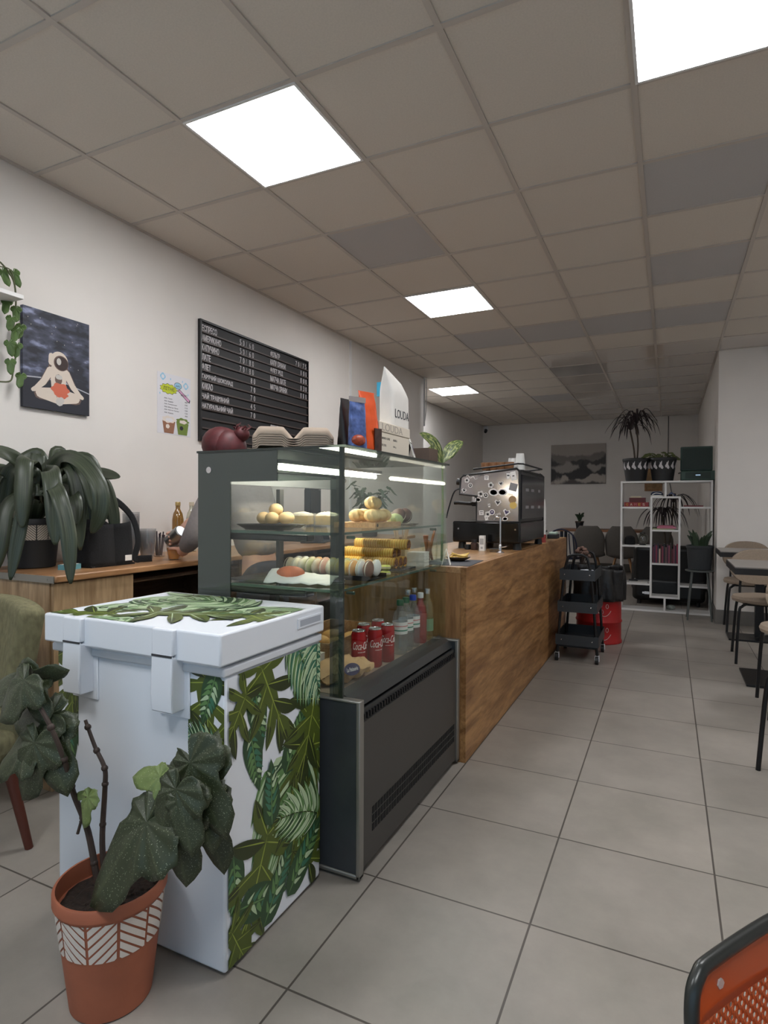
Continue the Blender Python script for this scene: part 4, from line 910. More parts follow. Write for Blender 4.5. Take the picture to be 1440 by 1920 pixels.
m = MB().grid(lambda u, w: V((-.13 + .26 * u, -.085 + .17 * w, .004 + .042 * math.sin(PI * min(1, max(0, w))) * (1 - .55 * u) + .006 * noise.noise((u * 8, w * 8, 4)))), 16, 14)
build('paper', m, paper_white, t, solid=.002)
m = MB().ball((-.05, -.02, .035), (.055, .04, .026), 0, 16, 10); build('filling', m, mat('salmon_filling', (206, 112, 72), .6, noise_amt=.25, nscale=30), t)
m = MB().box((0, 0, .003), (.20, .14, .006)); single('serving_board', m, mat('slate_board', (70, 66, 62), .5), 'dark flat board at the near left of the lower shelf', 'board', (-1.44, 1.88, S2), smooth=False)
# deck: cans, bottles, paper bag, crate, carton
canred = mat('can_red', (176, 18, 26), .25, .35); canw = mat('can_lettering', (236, 232, 228), .4); canal = mat('can_end', (196, 196, 198), .25, .9)
def can_text(mb, body, r, z, hgt, wid, a0):
    v, f = text_mb(body, wid, hgt, .0012, .35)
    mb.add([V(((r - .0004 + p.z) * math.cos(a0 + (p.x - wid / 2) / r), (r - .0004 + p.z) * math.sin(a0 + (p.x - wid / 2) / r), z + p.y)) for p in v], f)
def make_can(lab, loc, rz):
    t = thing('soda_can', lab, 'soda can', loc, rz, 'red soda cans'); r = .0295
    build('body', MB().lathe([(.023, 0), (r, .008), (r, .138), (.025, .150)], 28), canred, t)
    m = MB().lathe([(.025, .150), (.0265, .1525), (.025, .155), (.0235, .152), (.0001, .152)], 28).box((.004, 0, .1535), (.018, .010, .001)); build('lid', m, canal, t)
    m = MB(); can_text(m, 'Coca-Cola', r, .082, .030, .075, 0); can_text(m, 'ORIGINAL TASTE', r, .070, .0035, .034, 0); build('lettering', m, canw, t, smooth=False)
    return t
can = make_can('red soda can with white script, leftmost of the three in the front row', (-1.10, 2.065, DK), -.62)
dup(can, (-1.06, 2.13, DK), -.50, 'red soda can with white script, middle of the three in the front row')
dup(can, (-1.05, 2.225, DK), -.85, 'red soda can with white script, rightmost of the three in the front row')
dup(can, (-1.14, 2.185, DK), -1.2, 'red soda can in the back row, left one behind the front three')
dup(can, (-1.125, 2.29, DK), -.2, 'red soda can in the back row, right one behind the front three')
gr_cap = mat('green_cap', (18, 84, 52), .4); bl_cap = mat('blue_cap', (36, 66, 170), .4); wh_cap = mat('white_cap', (226, 226, 226), .4)
wlab = bpy.data.materials.new('water_label'); wlab.use_nodes = True
def _l():
    nt = wlab.node_tree; b = nt.nodes['Principled BSDF']; L = nt.links.new; tc = nt.nodes.new('ShaderNodeTexCoord'); s = nt.nodes.new('ShaderNodeSeparateXYZ')
    r = nt.nodes.new('ShaderNodeValToRGB'); r.color_ramp.interpolation = 'CONSTANT'; e = r.color_ramp.elements
    e[0].position = 0; e[0].color = lin((226, 224, 222)) + (1,); e[1].position = .25; e[1].color = lin((40, 128, 104)) + (1,)
    for p, c in ((.36, (230, 226, 224)), (.62, (206, 120, 120)), (.70, (232, 228, 226))): q = e.new(p); q.color = lin(c) + (1,)
    L(tc.outputs['Generated'], s.inputs[0]); L(s.outputs['Z'], r.inputs[0]); L(r.outputs[0], b.inputs['Base Color']); b.inputs['Roughness'].default_value = .5
_l()
rlab = mat('red_label', (176, 44, 44), .5)
bottle('water_bottle', 'clear water bottle with a green cap, nearest of the bottles in the case', 'bottle', (-1.055, 2.365, DK), .235, .033, bottle_clear, gr_cap, wlab, .38, 'water bottles with green caps', (.38, .60), .42)
bottle('water_bottle', 'clear water bottle with a green cap, behind the nearest bottle', 'bottle', (-1.06, 2.44, DK), .235, .033, bottle_clear, gr_cap, wlab, .38, 'water bottles with green caps', (.38, .60), .42)
bottle('water_bottle', 'clear water bottle with a blue cap among the bottles in the case', 'bottle', (-1.06, 2.52, DK), .235, .033, bottle_clear, bl_cap, wlab, .38, None, (.38, .60), .42)
pink = glass_mat('pink_drink', (236, 150, 146), .1, .05, .35, (206, 90, 90))
bottle('juice_bottle', 'slim bottle of red drink with white cap, next to the blue-capped bottle', 'bottle', (-1.055, 2.60, DK), .235, .030, pink, wh_cap, None, .45, None, (.3, .5), .42)
pale = glass_mat('lemonade', (232, 226, 190), .1, .05, .15, (214, 206, 160)); glab = mat('green_label', (120, 158, 128), .5)
for q, (x, y) in enumerate(((-1.05, 2.675), (-1.12, 2.68), (-1.12, 2.60))):
    bottle('lemonade_bottle', 'pale yellow lemonade bottle with silver cap, %s' % ('front right at the far end of the case', 'back right at the far end of the case', 'behind the red drink bottle')[q], 'bottle', (x, y, DK), .245, .030, pale, canal, glab, .42, 'lemonade bottles', (.18, .42), .42)
t = thing('pastry_crate', 'low pale wooden crate of pastries behind the soda cans', 'crate', (-1.36, 2.28, DK))
m = MB()
m.box((0, 0, .006), (.26, .46, .01))
for s in (-1, 1): m.box((s * .13, 0, .045), (.008, .46, .088)); m.box((0, s * .23, .045), (.26, .008, .088))
build('crate_body', m, board_wood, t, smooth=False)
for q in range(6):
    m = MB().ball((0, 0, .028), (.055, .035, .028), 0, 16, 10)
    single('bread_roll', m, mat('bread_crust', (206, 156, 88), .6, noise_amt=.2, nscale=14), 'golden bread roll lying in the wooden crate of the display case', 'bread', (-1.41 + .10 * (q % 2), 2.13 + .13 * (q // 2), DK + .0112), .2 * q, 'bread rolls in the crate')
m = MB().box((0, 0, .035), (.14, .18, .07)).box((0, 0, .0705), (.142, .182, .002))
single('white_carton', m, mat('white_carton', (222, 214, 202), .7), 'white cardboard carton on the deck at the left, behind the paper bag', 'carton', (-1.28, 1.90, DK), smooth=False)
t = thing('paper_bag', 'crumpled brown paper pastry bag with a dark oval sticker, at the front of the deck', 'paper bag', (-1.085, 1.892, DK), 1.2)
kraft = mat('kraft_paper', (196, 158, 112), .8, noise_amt=.06, nscale=30)
def pbag(u, w):
    a = 2 * PI * w; k = math.sin(PI * min(1, .02 + u * 1.0)) ** .5 if u < .5 else (1 - (u - .5) * .55)
    y = .062 * math.cos(a) * k; z = .045 + .045 * math.sin(a) * k * (1 if u < .6 else 1 - (u - .6) * 1.2); d = .010 * noise.noise((u * 9, math.cos(a) * 2, math.sin(a) * 2))
    return V((-.12 + .25 * u + d, y + d, max(.001, z + d * 1.4 - .02 * (u > .85) * (u - .85))))
m = MB().grid(pbag, 22, 28); build('bag', m, kraft, t, ang=25)
m = MB(); M_ = frame3((1, .0, 0), (0, .45, .9), (.0, -.069, .058)); m.T = M_; m.lathe([(.036, 0), (.036, .001)], 28, sy=.62); so_ = build('sticker', m, mat('sticker_navy', (34, 32, 74), .4), t, smooth=False)
m = MB(); m.T = M_; v, f = text_mb('La Patisserie', .052, .014, .0006, .3); m.add([p + V((-.026, -.007, .0012)) for p in v], f); build('sticker_lettering', m, canw, so_, smooth=False)
# ---------------------------------------------------------------- things on top of the case
T0 = ztop + .0082
t = thing('carrier_stack', 'stack of grey moulded pulp cup carriers on top of the display case', 'cup carriers', (-1.32, 1.93, T0), .62)
def carr(k):
    def f(u, w):
        x = -.15 + .30 * u; y = -.10 + .20 * w; v_ = abs(u - .5)
        z = .045 - .045 * max(0, 1 - v_ / .13) - .035 * max(0, (v_ - .42) / .08) - .030 * max(0, (abs(w - .5) - .40) / .10)
        return V((x, y, max(.0, z) + .001 + .0085 * k))
    return MB().grid(f, 40, 16)
for k in range(6): build('carrier', carr(k), cardboard, t, solid=.0035)
def pouch(mb, w, h, d, lean=0, top=.0):
    """stand-up bag: flat crimped top, rounded gusset bottom; face looks along +X, width along Y"""
    def f(u, q):
        a = 2 * PI * u; c, s = math.cos(a), math.sin(a); k = (1 - q) ** .8
        x = d / 2 * math.copysign(abs(c) ** .6, c) * (k if q < .97 else 0.03) * (1 if q > .02 else .8); y = w / 2 * math.copysign(abs(s) ** .35, s) * (1 - .04 * math.sin(PI * q))
        return V((x + lean * q * q + .004 * noise.noise((y * 20, q * 7, w)), y, h * q + .002))
    mb.grid(f, 36, 16); mb.box((0, 0, .003), (d * .7, w * .9, .003)); return mb
t = thing('snack_bag', 'small glossy blue patterned snack bag, leftmost bag on top of the display case', 'snack bag', (-1.045, 1.945, T0), -.45)
blue_foil = mat('blue_foil', (84, 104, 158), .3, .2, .75, 28)
build('bag', pouch(MB(), .072, .185, .045), blue_foil, t)
m = MB().ball((.016, -.005, .035), (.012, .032, .022), 0, 14, 8); build('printed_fruit', m, mat('print_red_yellow', (176, 74, 44), .4, noise_amt=.6, nscale=50), t)
build('seal', MB().box((0, 0, .188), (.004, .074, .02)), mat('silver_foil', (196, 190, 192), .25, .7), t, smooth=False)
t = thing('coffee_pouch', 'tall orange pouch leaning on top of the display case', 'pouch', (-1.045, 2.045, T0), -.35)
build('bag', pouch(MB(), .085, .235, .05, -.02), mat('orange_foil', (226, 84, 24), .35, .1, .12, 12), t)
m = MB().box((.024, .022, .05), (.006, .036, .085)); build('dark_label', m, mat('brown_label', (62, 38, 32), .4, noise_amt=.5, nscale=40), t, smooth=False)
t = thing('coffee_pouch', 'black pouch standing behind the orange pouch on the display case', 'pouch', (-1.14, 2.05, T0), -.2); build('bag', pouch(MB(), .10, .21, .06), black_plastic, t)
t = thing('white_box', 'white cardboard box with small print carrying the tall white coffee bag', 'box', (-1.115, 2.26, T0))
wbx = mat('white_card_box', (218, 208, 192), .7); dusty = mat('dusty_pink_card', (190, 166, 156), .75)
m = MB().box((0, 0, .045), (.16, .30, .09)); build('box', m, wbx, t, bevel=.003)
m = MB().box((0, 0, .1105), (.166, .306, .041)); ldd = build('lid', m, wbx, t, bevel=.003)
m = MB(); m.T = FX((.0835, -.13, .096)); v, f = text_mb('LOUDA', .20, .030, .0004); m.add(v, f); build('lid_lettering', m, mat('pale_grey_ink', (176, 166, 154), .7), ldd, smooth=False)
m = MB()
for (b_, y, z, w) in (('BREWED COFFEE', -.125, .062, .075), ('FILTER', -.125, .034, .04), ('250 g', -.02, .034, .03), ('ARABICA', -.02, .062, .04)):
    m.T = FX((.0803, y, z)); v, f = text_mb(b_, w, .009, .0004); m.add(v, f)
build('small_print', m, mat('grey_ink', (110, 104, 98), .7), t, smooth=False)
t = thing('coffee_bag', 'tall white coffee bag with dark lettering, standing on the white box', 'coffee bag', (-1.075, 2.34, T0 + .1317))
def cbag(u, q):
    a = 2 * PI * u; c, s = math.cos(a), math.sin(a); k = 1 if q < .6 else 1 - .93 * ((q - .6) / .4) ** 1.3
    yy = math.copysign(abs(s) ** .3, s)
    return V((.036 * math.copysign(abs(c) ** .4, c) * k - .020 * max(0, q - .6), .092 * yy * (1 - .05 * q), .225 * q + .001 - .022 * q * q * yy))
build('bag', MB().grid(cbag, 44, 18), mat('white_bag_paper', (226, 222, 216), .6, noise_amt=.03, nscale=20), t)
m = MB(); v, f = text_mb('LOUDA', .14, .036, .0008); m.T = FX((.0362, -.07, .035)); m.add(v, f); build('lettering', m, mat('charcoal_ink', (62, 64, 70), .6), t, smooth=False)
build('sticker_tab', MB().box((-.045, -.06, .16), (.02, .004, .06)), mat('cyan_tab', (60, 170, 206), .5), t, smooth=False)
t = single('brown_box', MB().box((0, 0, .07), (.12, .10, .14)), mat('brown_card', (92, 76, 66), .7), 'upright dark brown box behind the white box on the case', 'box', (-1.36, 2.62, T0), smooth=False)
t = thing('postcard', 'white card with a violet leaf emblem leaning on top of the display case', 'card', (-1.035, 2.48, T0), .3)
R_ = rot3('Y', -.28)
build('card', MB().box((-.014, 0, .052), (.003, .085, .10), rot=R_), paper_white, t, smooth=False)
m = MB(); m.T = frame3((0, 1, 0), (-.28, 0, 1), (-.0115, 0, .055)); 
for a in (-.5, 0, .5): m.add([V((p[0], p[1], .0006)) for p in lens((0, -.03), (math.sin(a) * .035, .03 * math.cos(a)), .014)], [tuple(range(18))])
build('emblem', m, mat('violet_ink', (112, 96, 140), .6), t, smooth=False)
build('stand', MB().box((-.03, 0, .04), (.004, .06, .08), rot=rot3('Y', .25)), mat('dark_brown_card', (60, 44, 38), .7), t, smooth=False)
single('brown_box', MB().box((0, 0, .032), (.08, .12, .064)), MATS['brown_card'], 'low brown cardboard box at the far right corner on the case', 'box', (-1.045, 2.63, T0), smooth=False)
# ---------------------------------------------------------------- things on the counter
t = thing('leaf_vase', 'green and cream spotted leaf cutting in a tall clear vase, behind the case', 'potted plant', (-1.07, 2.93, cz))
build('vase', MB().lathe([(.032, 0), (.035, .006), (.030, .12), (.022, .22), (.026, .26), (.0235, .26), (.019, .22), (.027, .12), (.030, .012), (.0001, .010)], 24), clear_glass, t)
dief = bpy.data.materials.new('dieffenbachia_leaf'); dief.use_nodes = True
def _d():
    nt = dief.node_tree; b = nt.nodes['Principled BSDF']; L = nt.links.new; uv = nt.nodes.new('ShaderNodeUVMap'); uv.uv_map = 'UVMap'
    n = nt.nodes.new('ShaderNodeTexNoise'); n.inputs['Scale'].default_value = 9; n.inputs['Detail'].default_value = 3
    r = nt.nodes.new('ShaderNodeValToRGB'); r.color_ramp.elements[0].position = .47; r.color_ramp.elements[1].position = .6; r.color_ramp.elements[0].color = lin((58, 78, 36)) + (1,); r.color_ramp.elements[1].color = lin((150, 156, 96)) + (1,)
    L(uv.outputs[0], n.inputs['Vector']); L(n.outputs['Fac'], r.inputs[0]); L(r.outputs[0], b.inputs['Base Color']); b.inputs['Roughness'].default_value = .4
_d()
build('stem', MB().tube([(0, 0, .012), (.004, 0, .3), (0, .0, .56)], [.007, .006, .005], 8, sub=6), mat('green_stem', (92, 112, 62), .5), t)
for p in ([(0, 0, .50), (-.03, -.05, .62), (-.08, -.12, .67)], [(0, 0, .52), (.03, .06, .60), (.07, .13, .645)], [(0, 0, .51), (-.04, .0, .59), (-.10, .02, .60)]):
    m = MB(); ribbon(m, p, .07, sub=10, fold=.2, prof=lambda k: max(.03, math.sin(PI * min(1, .02 + k)) ** .7) if k > .25 else .12 + 2.2 * k * k * 4, up=(.6, -.6, .5)); build('leaf', m, dief, t, solid=.001)
t = thing('stirrer_glass', 'glass of flat pale wooden stirrers on the counter, seen through the display case', 'stirrers', (-1.30, 2.92, cz))
build('glass', MB().lathe([(.036, 0), (.044, .09), (.042, .09), (.034, .006), (.0001, .005)], 24), clear_glass, t)
for k in range(14):
    a = k * 2.4; r = .02 * (k % 4) / 3; R_ = rot3('X', .22 * math.sin(a)) @ rot3('Y', .22 * math.cos(a)) @ rot3('Z', a)
    build('stirrer', MB().box((r * math.cos(a) + .02 * math.cos(a), r * math.sin(a) - .02 * math.sin(a), .105), (.008, .0016, .185), rot=R_), mat('birch_stick', (206, 178, 148), .7), t, smooth=False)
t = thing('spice_jar', 'clear jar of cinnamon sticks on the counter beside the stirrers', 'jar', (-1.17, 3.0, cz))
build('jar', MB().lathe([(.045, 0), (.048, .005), (.048, .085), (.042, .095), (.042, .10), (.039, .10), (.045, .085), (.045, .006), (.0001, .004)], 24), clear_glass, t)
for k in range(9):
    a = k * 2.2; build('cinnamon_stick', MB().cyl((.02 * math.cos(a), .02 * math.sin(a), .008), (.033 * math.cos(a + 2), .033 * math.sin(a + 2), .11 + .03 * (k % 3)), .006, n=10), mat('cinnamon', (146, 84, 54), .7), t)
m = MB().box((0, 0, .001), (.26, .34, .002)); single('tray_mat', m, mat('dark_mat', (52, 54, 62), .6), 'dark flat mat on the near end of the counter top', 'mat', (-1.03, 2.99, cz), .08, smooth=False)
t = thing('cookie_plate', 'brown bowl-shaped plate with folded yellow waffles on the counter mat', 'plate', (-1.03, 3.08, cz + .002))
build('plate', MB().lathe([(.03, 0), (.06, .014), (.068, .022), (.064, .022), (.03, .006), (.0001, .006)], 28), mat('brown_plate', (110, 82, 52), .4), t)
for k in range(3):
    m = MB().grid(lambda u, w: V((-.04 + .08 * u + .006 * k, -.03 + .06 * w, .016 + .010 * k + .008 * math.sin(3 * u + w * 2 + k))), 8, 8); build('waffle', m, mat('pale_waffle', (222, 186, 100), .6, noise_amt=.15, nscale=40), t, solid=.006)
m = MB().prism([(-.04, 0), (.04, 0), (0, .08)], (0, 0, 0), (0, 1, 0), (-.25, 0, 1), (.004, 0, 0)).prism([(-.04, 0), (.04, 0), (0, .08)], (-.042, 0, 0), (0, 1, 0), (.25, 0, 1), (.004, 0, 0))
single('folded_napkin', m, paper_white, 'white napkin folded into a standing triangle on the counter mat', 'napkin', (-1.0, 2.86, cz + .0022), .3, smooth=False)
# espresso machine
em = thing('espresso_machine', 'large black two-group espresso machine with sticker-covered mirror side, on the counter', 'coffee machine', (-1.10, 4.40, cz)); eo = em.location
ey0, ey1 = 3.98, 4.82
def E_(a, b): return tuple(V(a) - eo), tuple(V(b) - eo)
for x in (-1.32, -.93):
    for y in (ey0 + .06, ey1 - .06): m = MB(); m.cyl((x - eo.x, y - eo.y, 0), (x - eo.x, y - eo.y, .05), .03, .025, 16); build('foot', m, black_plastic, em)
m = MB().bx(*E_((-1.375, ey0, cz + .045), (-.895, ey1, 1.15))); bs = build('base_body', m, black_gloss, em, bevel=.012)
m = MB()
for x in (-1.33, -.93): m.cyl((x - eo.x, ey0 - .004 - eo.y, .14), (x - eo.x, ey0 - eo.y, .14), .006, n=12)
build('base_screw', m, chrome, bs)
prof = [(-1.315, 1.449), (-1.296, 1.467), (-.925, 1.507), (-.905, 1.49), (-.905, 1.15), (-1.20, 1.15), (-1.20, 1.326), (-1.322, 1.341)]
mirror = mat('mirror_side', (176, 166, 164), .16, .75)
m = MB().prism(prof, (-eo.x, ey0 + .02 - eo.y, -cz), (1, 0, 0), (0, 0, 1), (0, ey1 - ey0 - .04, 0)); build('upper_body', m, black_metal, em, smooth=False)
for y in (ey0, ey1 - .02):
    m = MB().prism(prof, (-eo.x, y - eo.y, -cz), (1, 0, 0), (0, 0, 1), (0, .02, 0)); sp_ = build('side_panel', m, mirror, em, smooth=False)
    m = MB().tube([(a - eo.x, y + .008 - eo.y, b - cz) for a, b in prof], .011, 8, closed=True); build('side_rim', m, black_plastic, sp_)
    if y == ey0: sp0 = sp_
stk = [mat('sticker_white', (222, 218, 216), .5), mat('sticker_black', (36, 34, 38), .5), mat('sticker_tan', (150, 122, 88), .5), mat('sticker_yellow', (208, 176, 96), .5), mat('sticker_grey', (130, 128, 130), .5), mat('sticker_purple', (64, 52, 88), .5)]
sn = [0]
def sticker(x, z, kind, s=.02, c=0, c2=1):
    sn[0] += 1; m = MB(); m.T = FY((x - eo.x, ey0 - .0008 - .00002 * sn[0] - eo.y, z - cz)) @ Matrix.Rotation(rnd.uniform(-.3, .3), 4, 'Z')
    if kind == 'disc': m.lathe([(s, 0), (s, .0006)], 20, mi=c).lathe([(s * .72, .0006), (s * .72, .0009)], 16, mi=c2).prism([(-s * .4, -s * .1), (s * .4, -s * .1), (0, s * .45)], (0, 0, .0009), (1, 0, 0), (0, 1, 0), (0, 0, .0003), c)
    if kind == 'ring': m.lathe([(s, 0), (s, .0006), (s * .7, .0006), (s * .7, 0)], 22, mi=c, sy=.7)
    if kind == 'sq': m.box((0, 0, .0003), (s * 2, s * 2, .0006), c).box((0, s * .4, .0008), (s * 1.4, s * .3, .0003), c2).box((0, -s * .4, .0008), (s, s * .25, .0003), c2)
    if kind == 'tall': m.box((0, 0, .0003), (s * 1.5, s * 2.4, .0006), c).box((0, 0, .0008), (s * .6, s * .3, .0003), c2)
    if kind == 'flower':
        for k in range(5): m.lathe([(s * .5, 0), (s * .5, .0006)], 12, (s * .55 * math.cos(k * 1.257), s * .55 * math.sin(k * 1.257), 0), c)
        m.lathe([(s * .4, .0006), (s * .4, .0009)], 12, mi=c2)
    if kind == 'heart': m.prism([(0, -s), (s, .2 * s), (.6 * s, .8 * s), (0, .4 * s), (-.6 * s, .8 * s), (-s, .2 * s)], (0, 0, 0), (1, 0, 0), (0, 1, 0), (0, 0, .0006), c).prism([(0, -.6 * s), (.6 * s, .2 * s), (.35 * s, .5 * s), (0, .25 * s), (-.35 * s, .5 * s), (-.6 * s, .2 * s)], (0, 0, .0006), (1, 0, 0), (0, 1, 0), (0, 0, .0003), c2)
    if kind == 'cup': m.prism([(-s * .7, s), (s * .7, s), (s * .5, -s), (-s * .5, -s)], (0, 0, 0), (1, 0, 0), (0, 1, 0), (0, 0, .0006), c).box((0, s * .2, .0008), (s * .9, s * .5, .0003), c2)
    if kind == 'text': v, f = text_mb('COFFEE', s * 3, s, .0006); m.add([p - V((s * 1.5, s / 2, 0)) for p in v], f, c)
    if kind == 'wave': m.tube([(k * s * .5 - s * 2, s * .4 * math.sin(k * 1.6), 0) for k in range(9)], .003, 6, c, sub=4)
    build('sticker', m, stk, sp0, smooth=False)
for a in ((-1.27, 1.435, 'flower', .018), (-1.235, 1.455, 'wave', .02), (-1.17, 1.47, 'text', .014, 1), (-1.29, 1.365, 'heart', .018), (-1.245, 1.40, 'disc', .016), (-1.17, 1.34, 'flower', .022), (-1.19, 1.30, 'ring', .022), (-1.135, 1.33, 'disc', .018), (-1.13, 1.45, 'sq', .015),
          (-1.10, 1.40, 'flower', .02), (-1.08, 1.35, 'ring', .035), (-1.03, 1.41, 'heart', .019), (-1.02, 1.35, 'ring', .034), (-1.05, 1.28, 'heart', .024), (-.98, 1.46, 'cup', .018), (-.945, 1.46, 'tall', .024), (-.95, 1.30, 'disc', .026, 2, 2), (-.945, 1.262, 'disc', .024, 3, 3), (-.945, 1.385, 'sq', .026, 4, 4),
          (-1.165, 1.21, 'sq', .016), (-1.12, 1.20, 'flower', .02), (-1.09, 1.215, 'disc', .02, 0, 5), (-1.05, 1.20, 'text', .014), (-.99, 1.215, 'heart', .026, 0, 5), (-1.11, 1.26, 'cup', .012), (-1.0, 1.17, 'ring', .02), (-1.13, 1.175, 'tall', .014), (-.965, 1.335, 'text', .012, 1)): sticker(*a)
m = MB().bx(*E_((-.899, ey0 + .03, 1.17), (-.893, ey1 - .03, 1.47))); bk = build('back_panel', m, mat('smoked_panel', (58, 58, 62), .15, .3), em, smooth=False)
m = MB()
for y, w in ((4.12, .10), (4.30, .10), (4.55, .08)):
    for z in (1.24, 1.36): m.bx(*E_((-.8935, y, z), (-.892, y + w, z + .02)))
build('back_graphics', m, stk[4], bk, smooth=False)
m = MB()
for z in (1.50, 1.545): m.tube([tuple(V(p) - eo) for p in ((-1.24, ey0 + .05, z - .03), (-.93, ey0 + .05, z), (-.90, ey0 + .09, z), (-.90, ey1 - .09, z), (-.93, ey1 - .05, z), (-1.24, ey1 - .05, z - .03))], .006, 8)
build('cup_rail', m, black_plastic, em)
for y in (4.18, 4.56):
    m = MB(); c = V((-1.26, y, 1.30)) - eo; m.cyl(c + V((0, 0, .04)), c - V((0, 0, .015)), .035, .038, 20); gh = build('group_head', m, chrome, em)
    m = MB().cyl(c - V((0, 0, .015)), c - V((0, 0, .045)), .036, .034, 20).tube([c + V((-.02, 0, -.03)), c + V((-.14, 0, -.02)), c + V((-.17, 0, -.022))], [.012, .014, .013], 12); build('portafilter', m, black_plastic, gh)
m = MB().tube([tuple(V(p) - eo) for p in ((-1.31, ey0 + .05, 1.38), (-1.37, ey0 + .03, 1.36), (-1.41, ey0 + .02, 1.24), (-1.42, ey0 + .0, 1.17))], .005, 8, sub=5); build('steam_wand', m, black_metal, em)
m = MB().cyl(tuple(V((-1.30, ey0 + .06, 1.42)) - eo), tuple(V((-1.36, ey0 + .06, 1.43)) - eo), .02, .024, 16); build('steam_knob', m, black_plastic, em)
cupc = mat('amber_cup', (150, 106, 74), .25, noise_amt=.2, nscale=20)
for q in range(5):
    m = MB().lathe([(.024, 0), (.034, .02), (.036, .055), (.033, .055), (.03, .02), (.0001, .008)], 20)
    single('amber_cup', m, cupc, 'brown glass cup in the row on top of the espresso machine', 'cup', (-1.17 + .055 * q if q < 4 else -1.17, 4.10 + .0 * q if q < 4 else 4.2, 1.507 + .0 * q), 0, 'brown cups on the machine')
cupw = mat('paper_cup_white', (228, 226, 222), .6)
for q, (x, y, n) in enumerate(((-.95, 4.20, 4), (-1.03, 4.30, 2))):
    t = thing('paper_cup_stack', ('taller stack of white paper cups on the espresso machine', 'lower stack of white paper cups on the espresso machine')[q], 'cups', (x, y, 1.507))
    for k in range(n): build('cup', MB().lathe([(.036, .012 * k), (.026, .085 + .012 * k), (.0001, .085 + .012 * k)], 20), cupw, t)
t = thing('paper_cup_stack', 'tall white and red stack of paper cups behind the espresso machine', 'cups', (-.955, 4.98, cz))
for k in range(9): build('cup', MB().lathe([(.045, .033 * k), (.036, .033 * k + .09), (.0001, .033 * k + .09)], 20), [cupw, mat('cup_red', (150, 52, 46), .6)][1 if k < 2 else 0], t)
t = thing('coffee_grinder', 'dark coffee grinder with a smoky hopper standing beyond the espresso machine', 'grinder', (-1.13, 5.12, cz))
build('body', MB().box((0, 0, .16), (.17, .2, .32)).box((-.07, 0, .05), (.2, .18, .1)), black_metal, t, bevel=.02)
build('hopper', MB().lathe([(.05, .32), (.10, .42), (.10, .52), (.0001, .525)], 24), mat('smoky_hopper', (96, 94, 92), .2), t)
build('hopper_lid', MB().lathe([(.105, .52), (.105, .54), (.0001, .545)], 24), black_plastic, t)
m = MB().box((0, 0, .05), (.035, .05, .10)).box((-.0, -.0255, .062), (.026, .001, .04), 1).box((0, -.0255, .02), (.014, .001, .014), 1)
single('white_carton', m, [mat('white_card', (226, 224, 220), .6), mat('faint_print', (168, 166, 164), .6)], 'small upright white carton standing before the espresso machine', 'carton', (-1.125, 3.87, cz), .1, smooth=False)
t = thing('small_jar', 'small dark brown jar left of the white carton on the counter', 'jar', (-1.19, 3.90, cz)); build('jar', MB().lathe([(.022, 0), (.024, .005), (.024, .045), (.016, .052)], 20), mat('brown_jar', (66, 50, 46), .25), t); build('lid', MB().lathe([(.019, .052), (.019, .07), (.0001, .071)], 18), black_plastic, t)
single('small_jar', MB().lathe([(.02, 0), (.022, .03), (.02, .034), (.0001, .034)], 18), black_plastic, 'low black lid-like tin beside the brown jar on the counter', 'tin', (-1.245, 3.93, cz))
t = thing('bar_tap', 'thin chrome rinser tap standing upright on the counter before the espresso machine', 'tap', (-.965, 3.72, cz))
build('spout', MB().tube([(0, 0, .008), (0, 0, .21), (-.004, 0, .225), (-.03, 0, .228), (-.04, 0, .21)], .005, 10, sub=4), chrome, t)
build('tap_base', MB().lathe([(.026, 0), (.026, .006), (.009, .012), (.009, .05), (.006, .055)], 20).tube([(0, 0, .035), (.03, -.01, .04), (.045, -.015, .045)], .004, 8), chrome, t)
t = thing('drip_dish', 'shallow steel dish on the counter beside the chrome tap', 'dish', (-1.02, 3.80, cz)); build('dish', MB().lathe([(.03, 0), (.04, .018), (.042, .02), (.038, .018), (.028, .003), (.0001, .003)], 24), steel, t)
m = MB().box((0, 0, .02), (.09, .13, .04)).box((.0, 0, .05), (.07, .1, .02), 1); single('napkin_holder', m, [mat('black_holder', (30, 32, 32), .5), mat('mint_paper', (186, 206, 190), .7)], 'small dark holder with pale green papers at the far end of the counter', 'holder', (-.96, 5.62, cz), smooth=False, bevel=.006)
t = thing('tablet_stand', 'small black card terminal at the far end of the counter', 'terminal', (-1.05, 5.5, cz)); build('body', MB().box((0, 0, .05), (.1, .15, .02), rot=rot3('Y', -.5)).box((0, 0, .02), (.08, .1, .04)), black_plastic, t, bevel=.006)
# ---------------------------------------------------------------- wall art, menus
t = thing('menu_board', 'black letter board with white drink names and prices on the left wall', 'menu board', (XL, 3.14, 1.705)); bw, bh = 1.345, .825
m = MB().bx((.001, 0, 0), (.012, bw, bh)); build('backing', m, mat('board_black', (30, 29, 31), .6), t, smooth=False)
m = MB(); nr = 12; rh = (bh - .03) / nr
for k in range(nr): z = bh - .016 - rh * (k + 1); m.bx((.012, .012, z), (.024, bw - .004, z + .010))
build('ledges', m, mat('ledge_brown', (72, 60, 56), .5), t, smooth=False)
m = MB()
for a, b in (((.001, -.006, -.006), (.026, .008, bh + .006)), ((.001, bw - .006, -.006), (.026, bw + .004, bh + .006)), ((.001, 0, bh - .008), (.026, bw, bh + .006)), ((.001, 0, -.006), (.026, bw, .006))): m.bx(a, b)
build('frame', m, black_plastic, t, smooth=False)
m = MB()
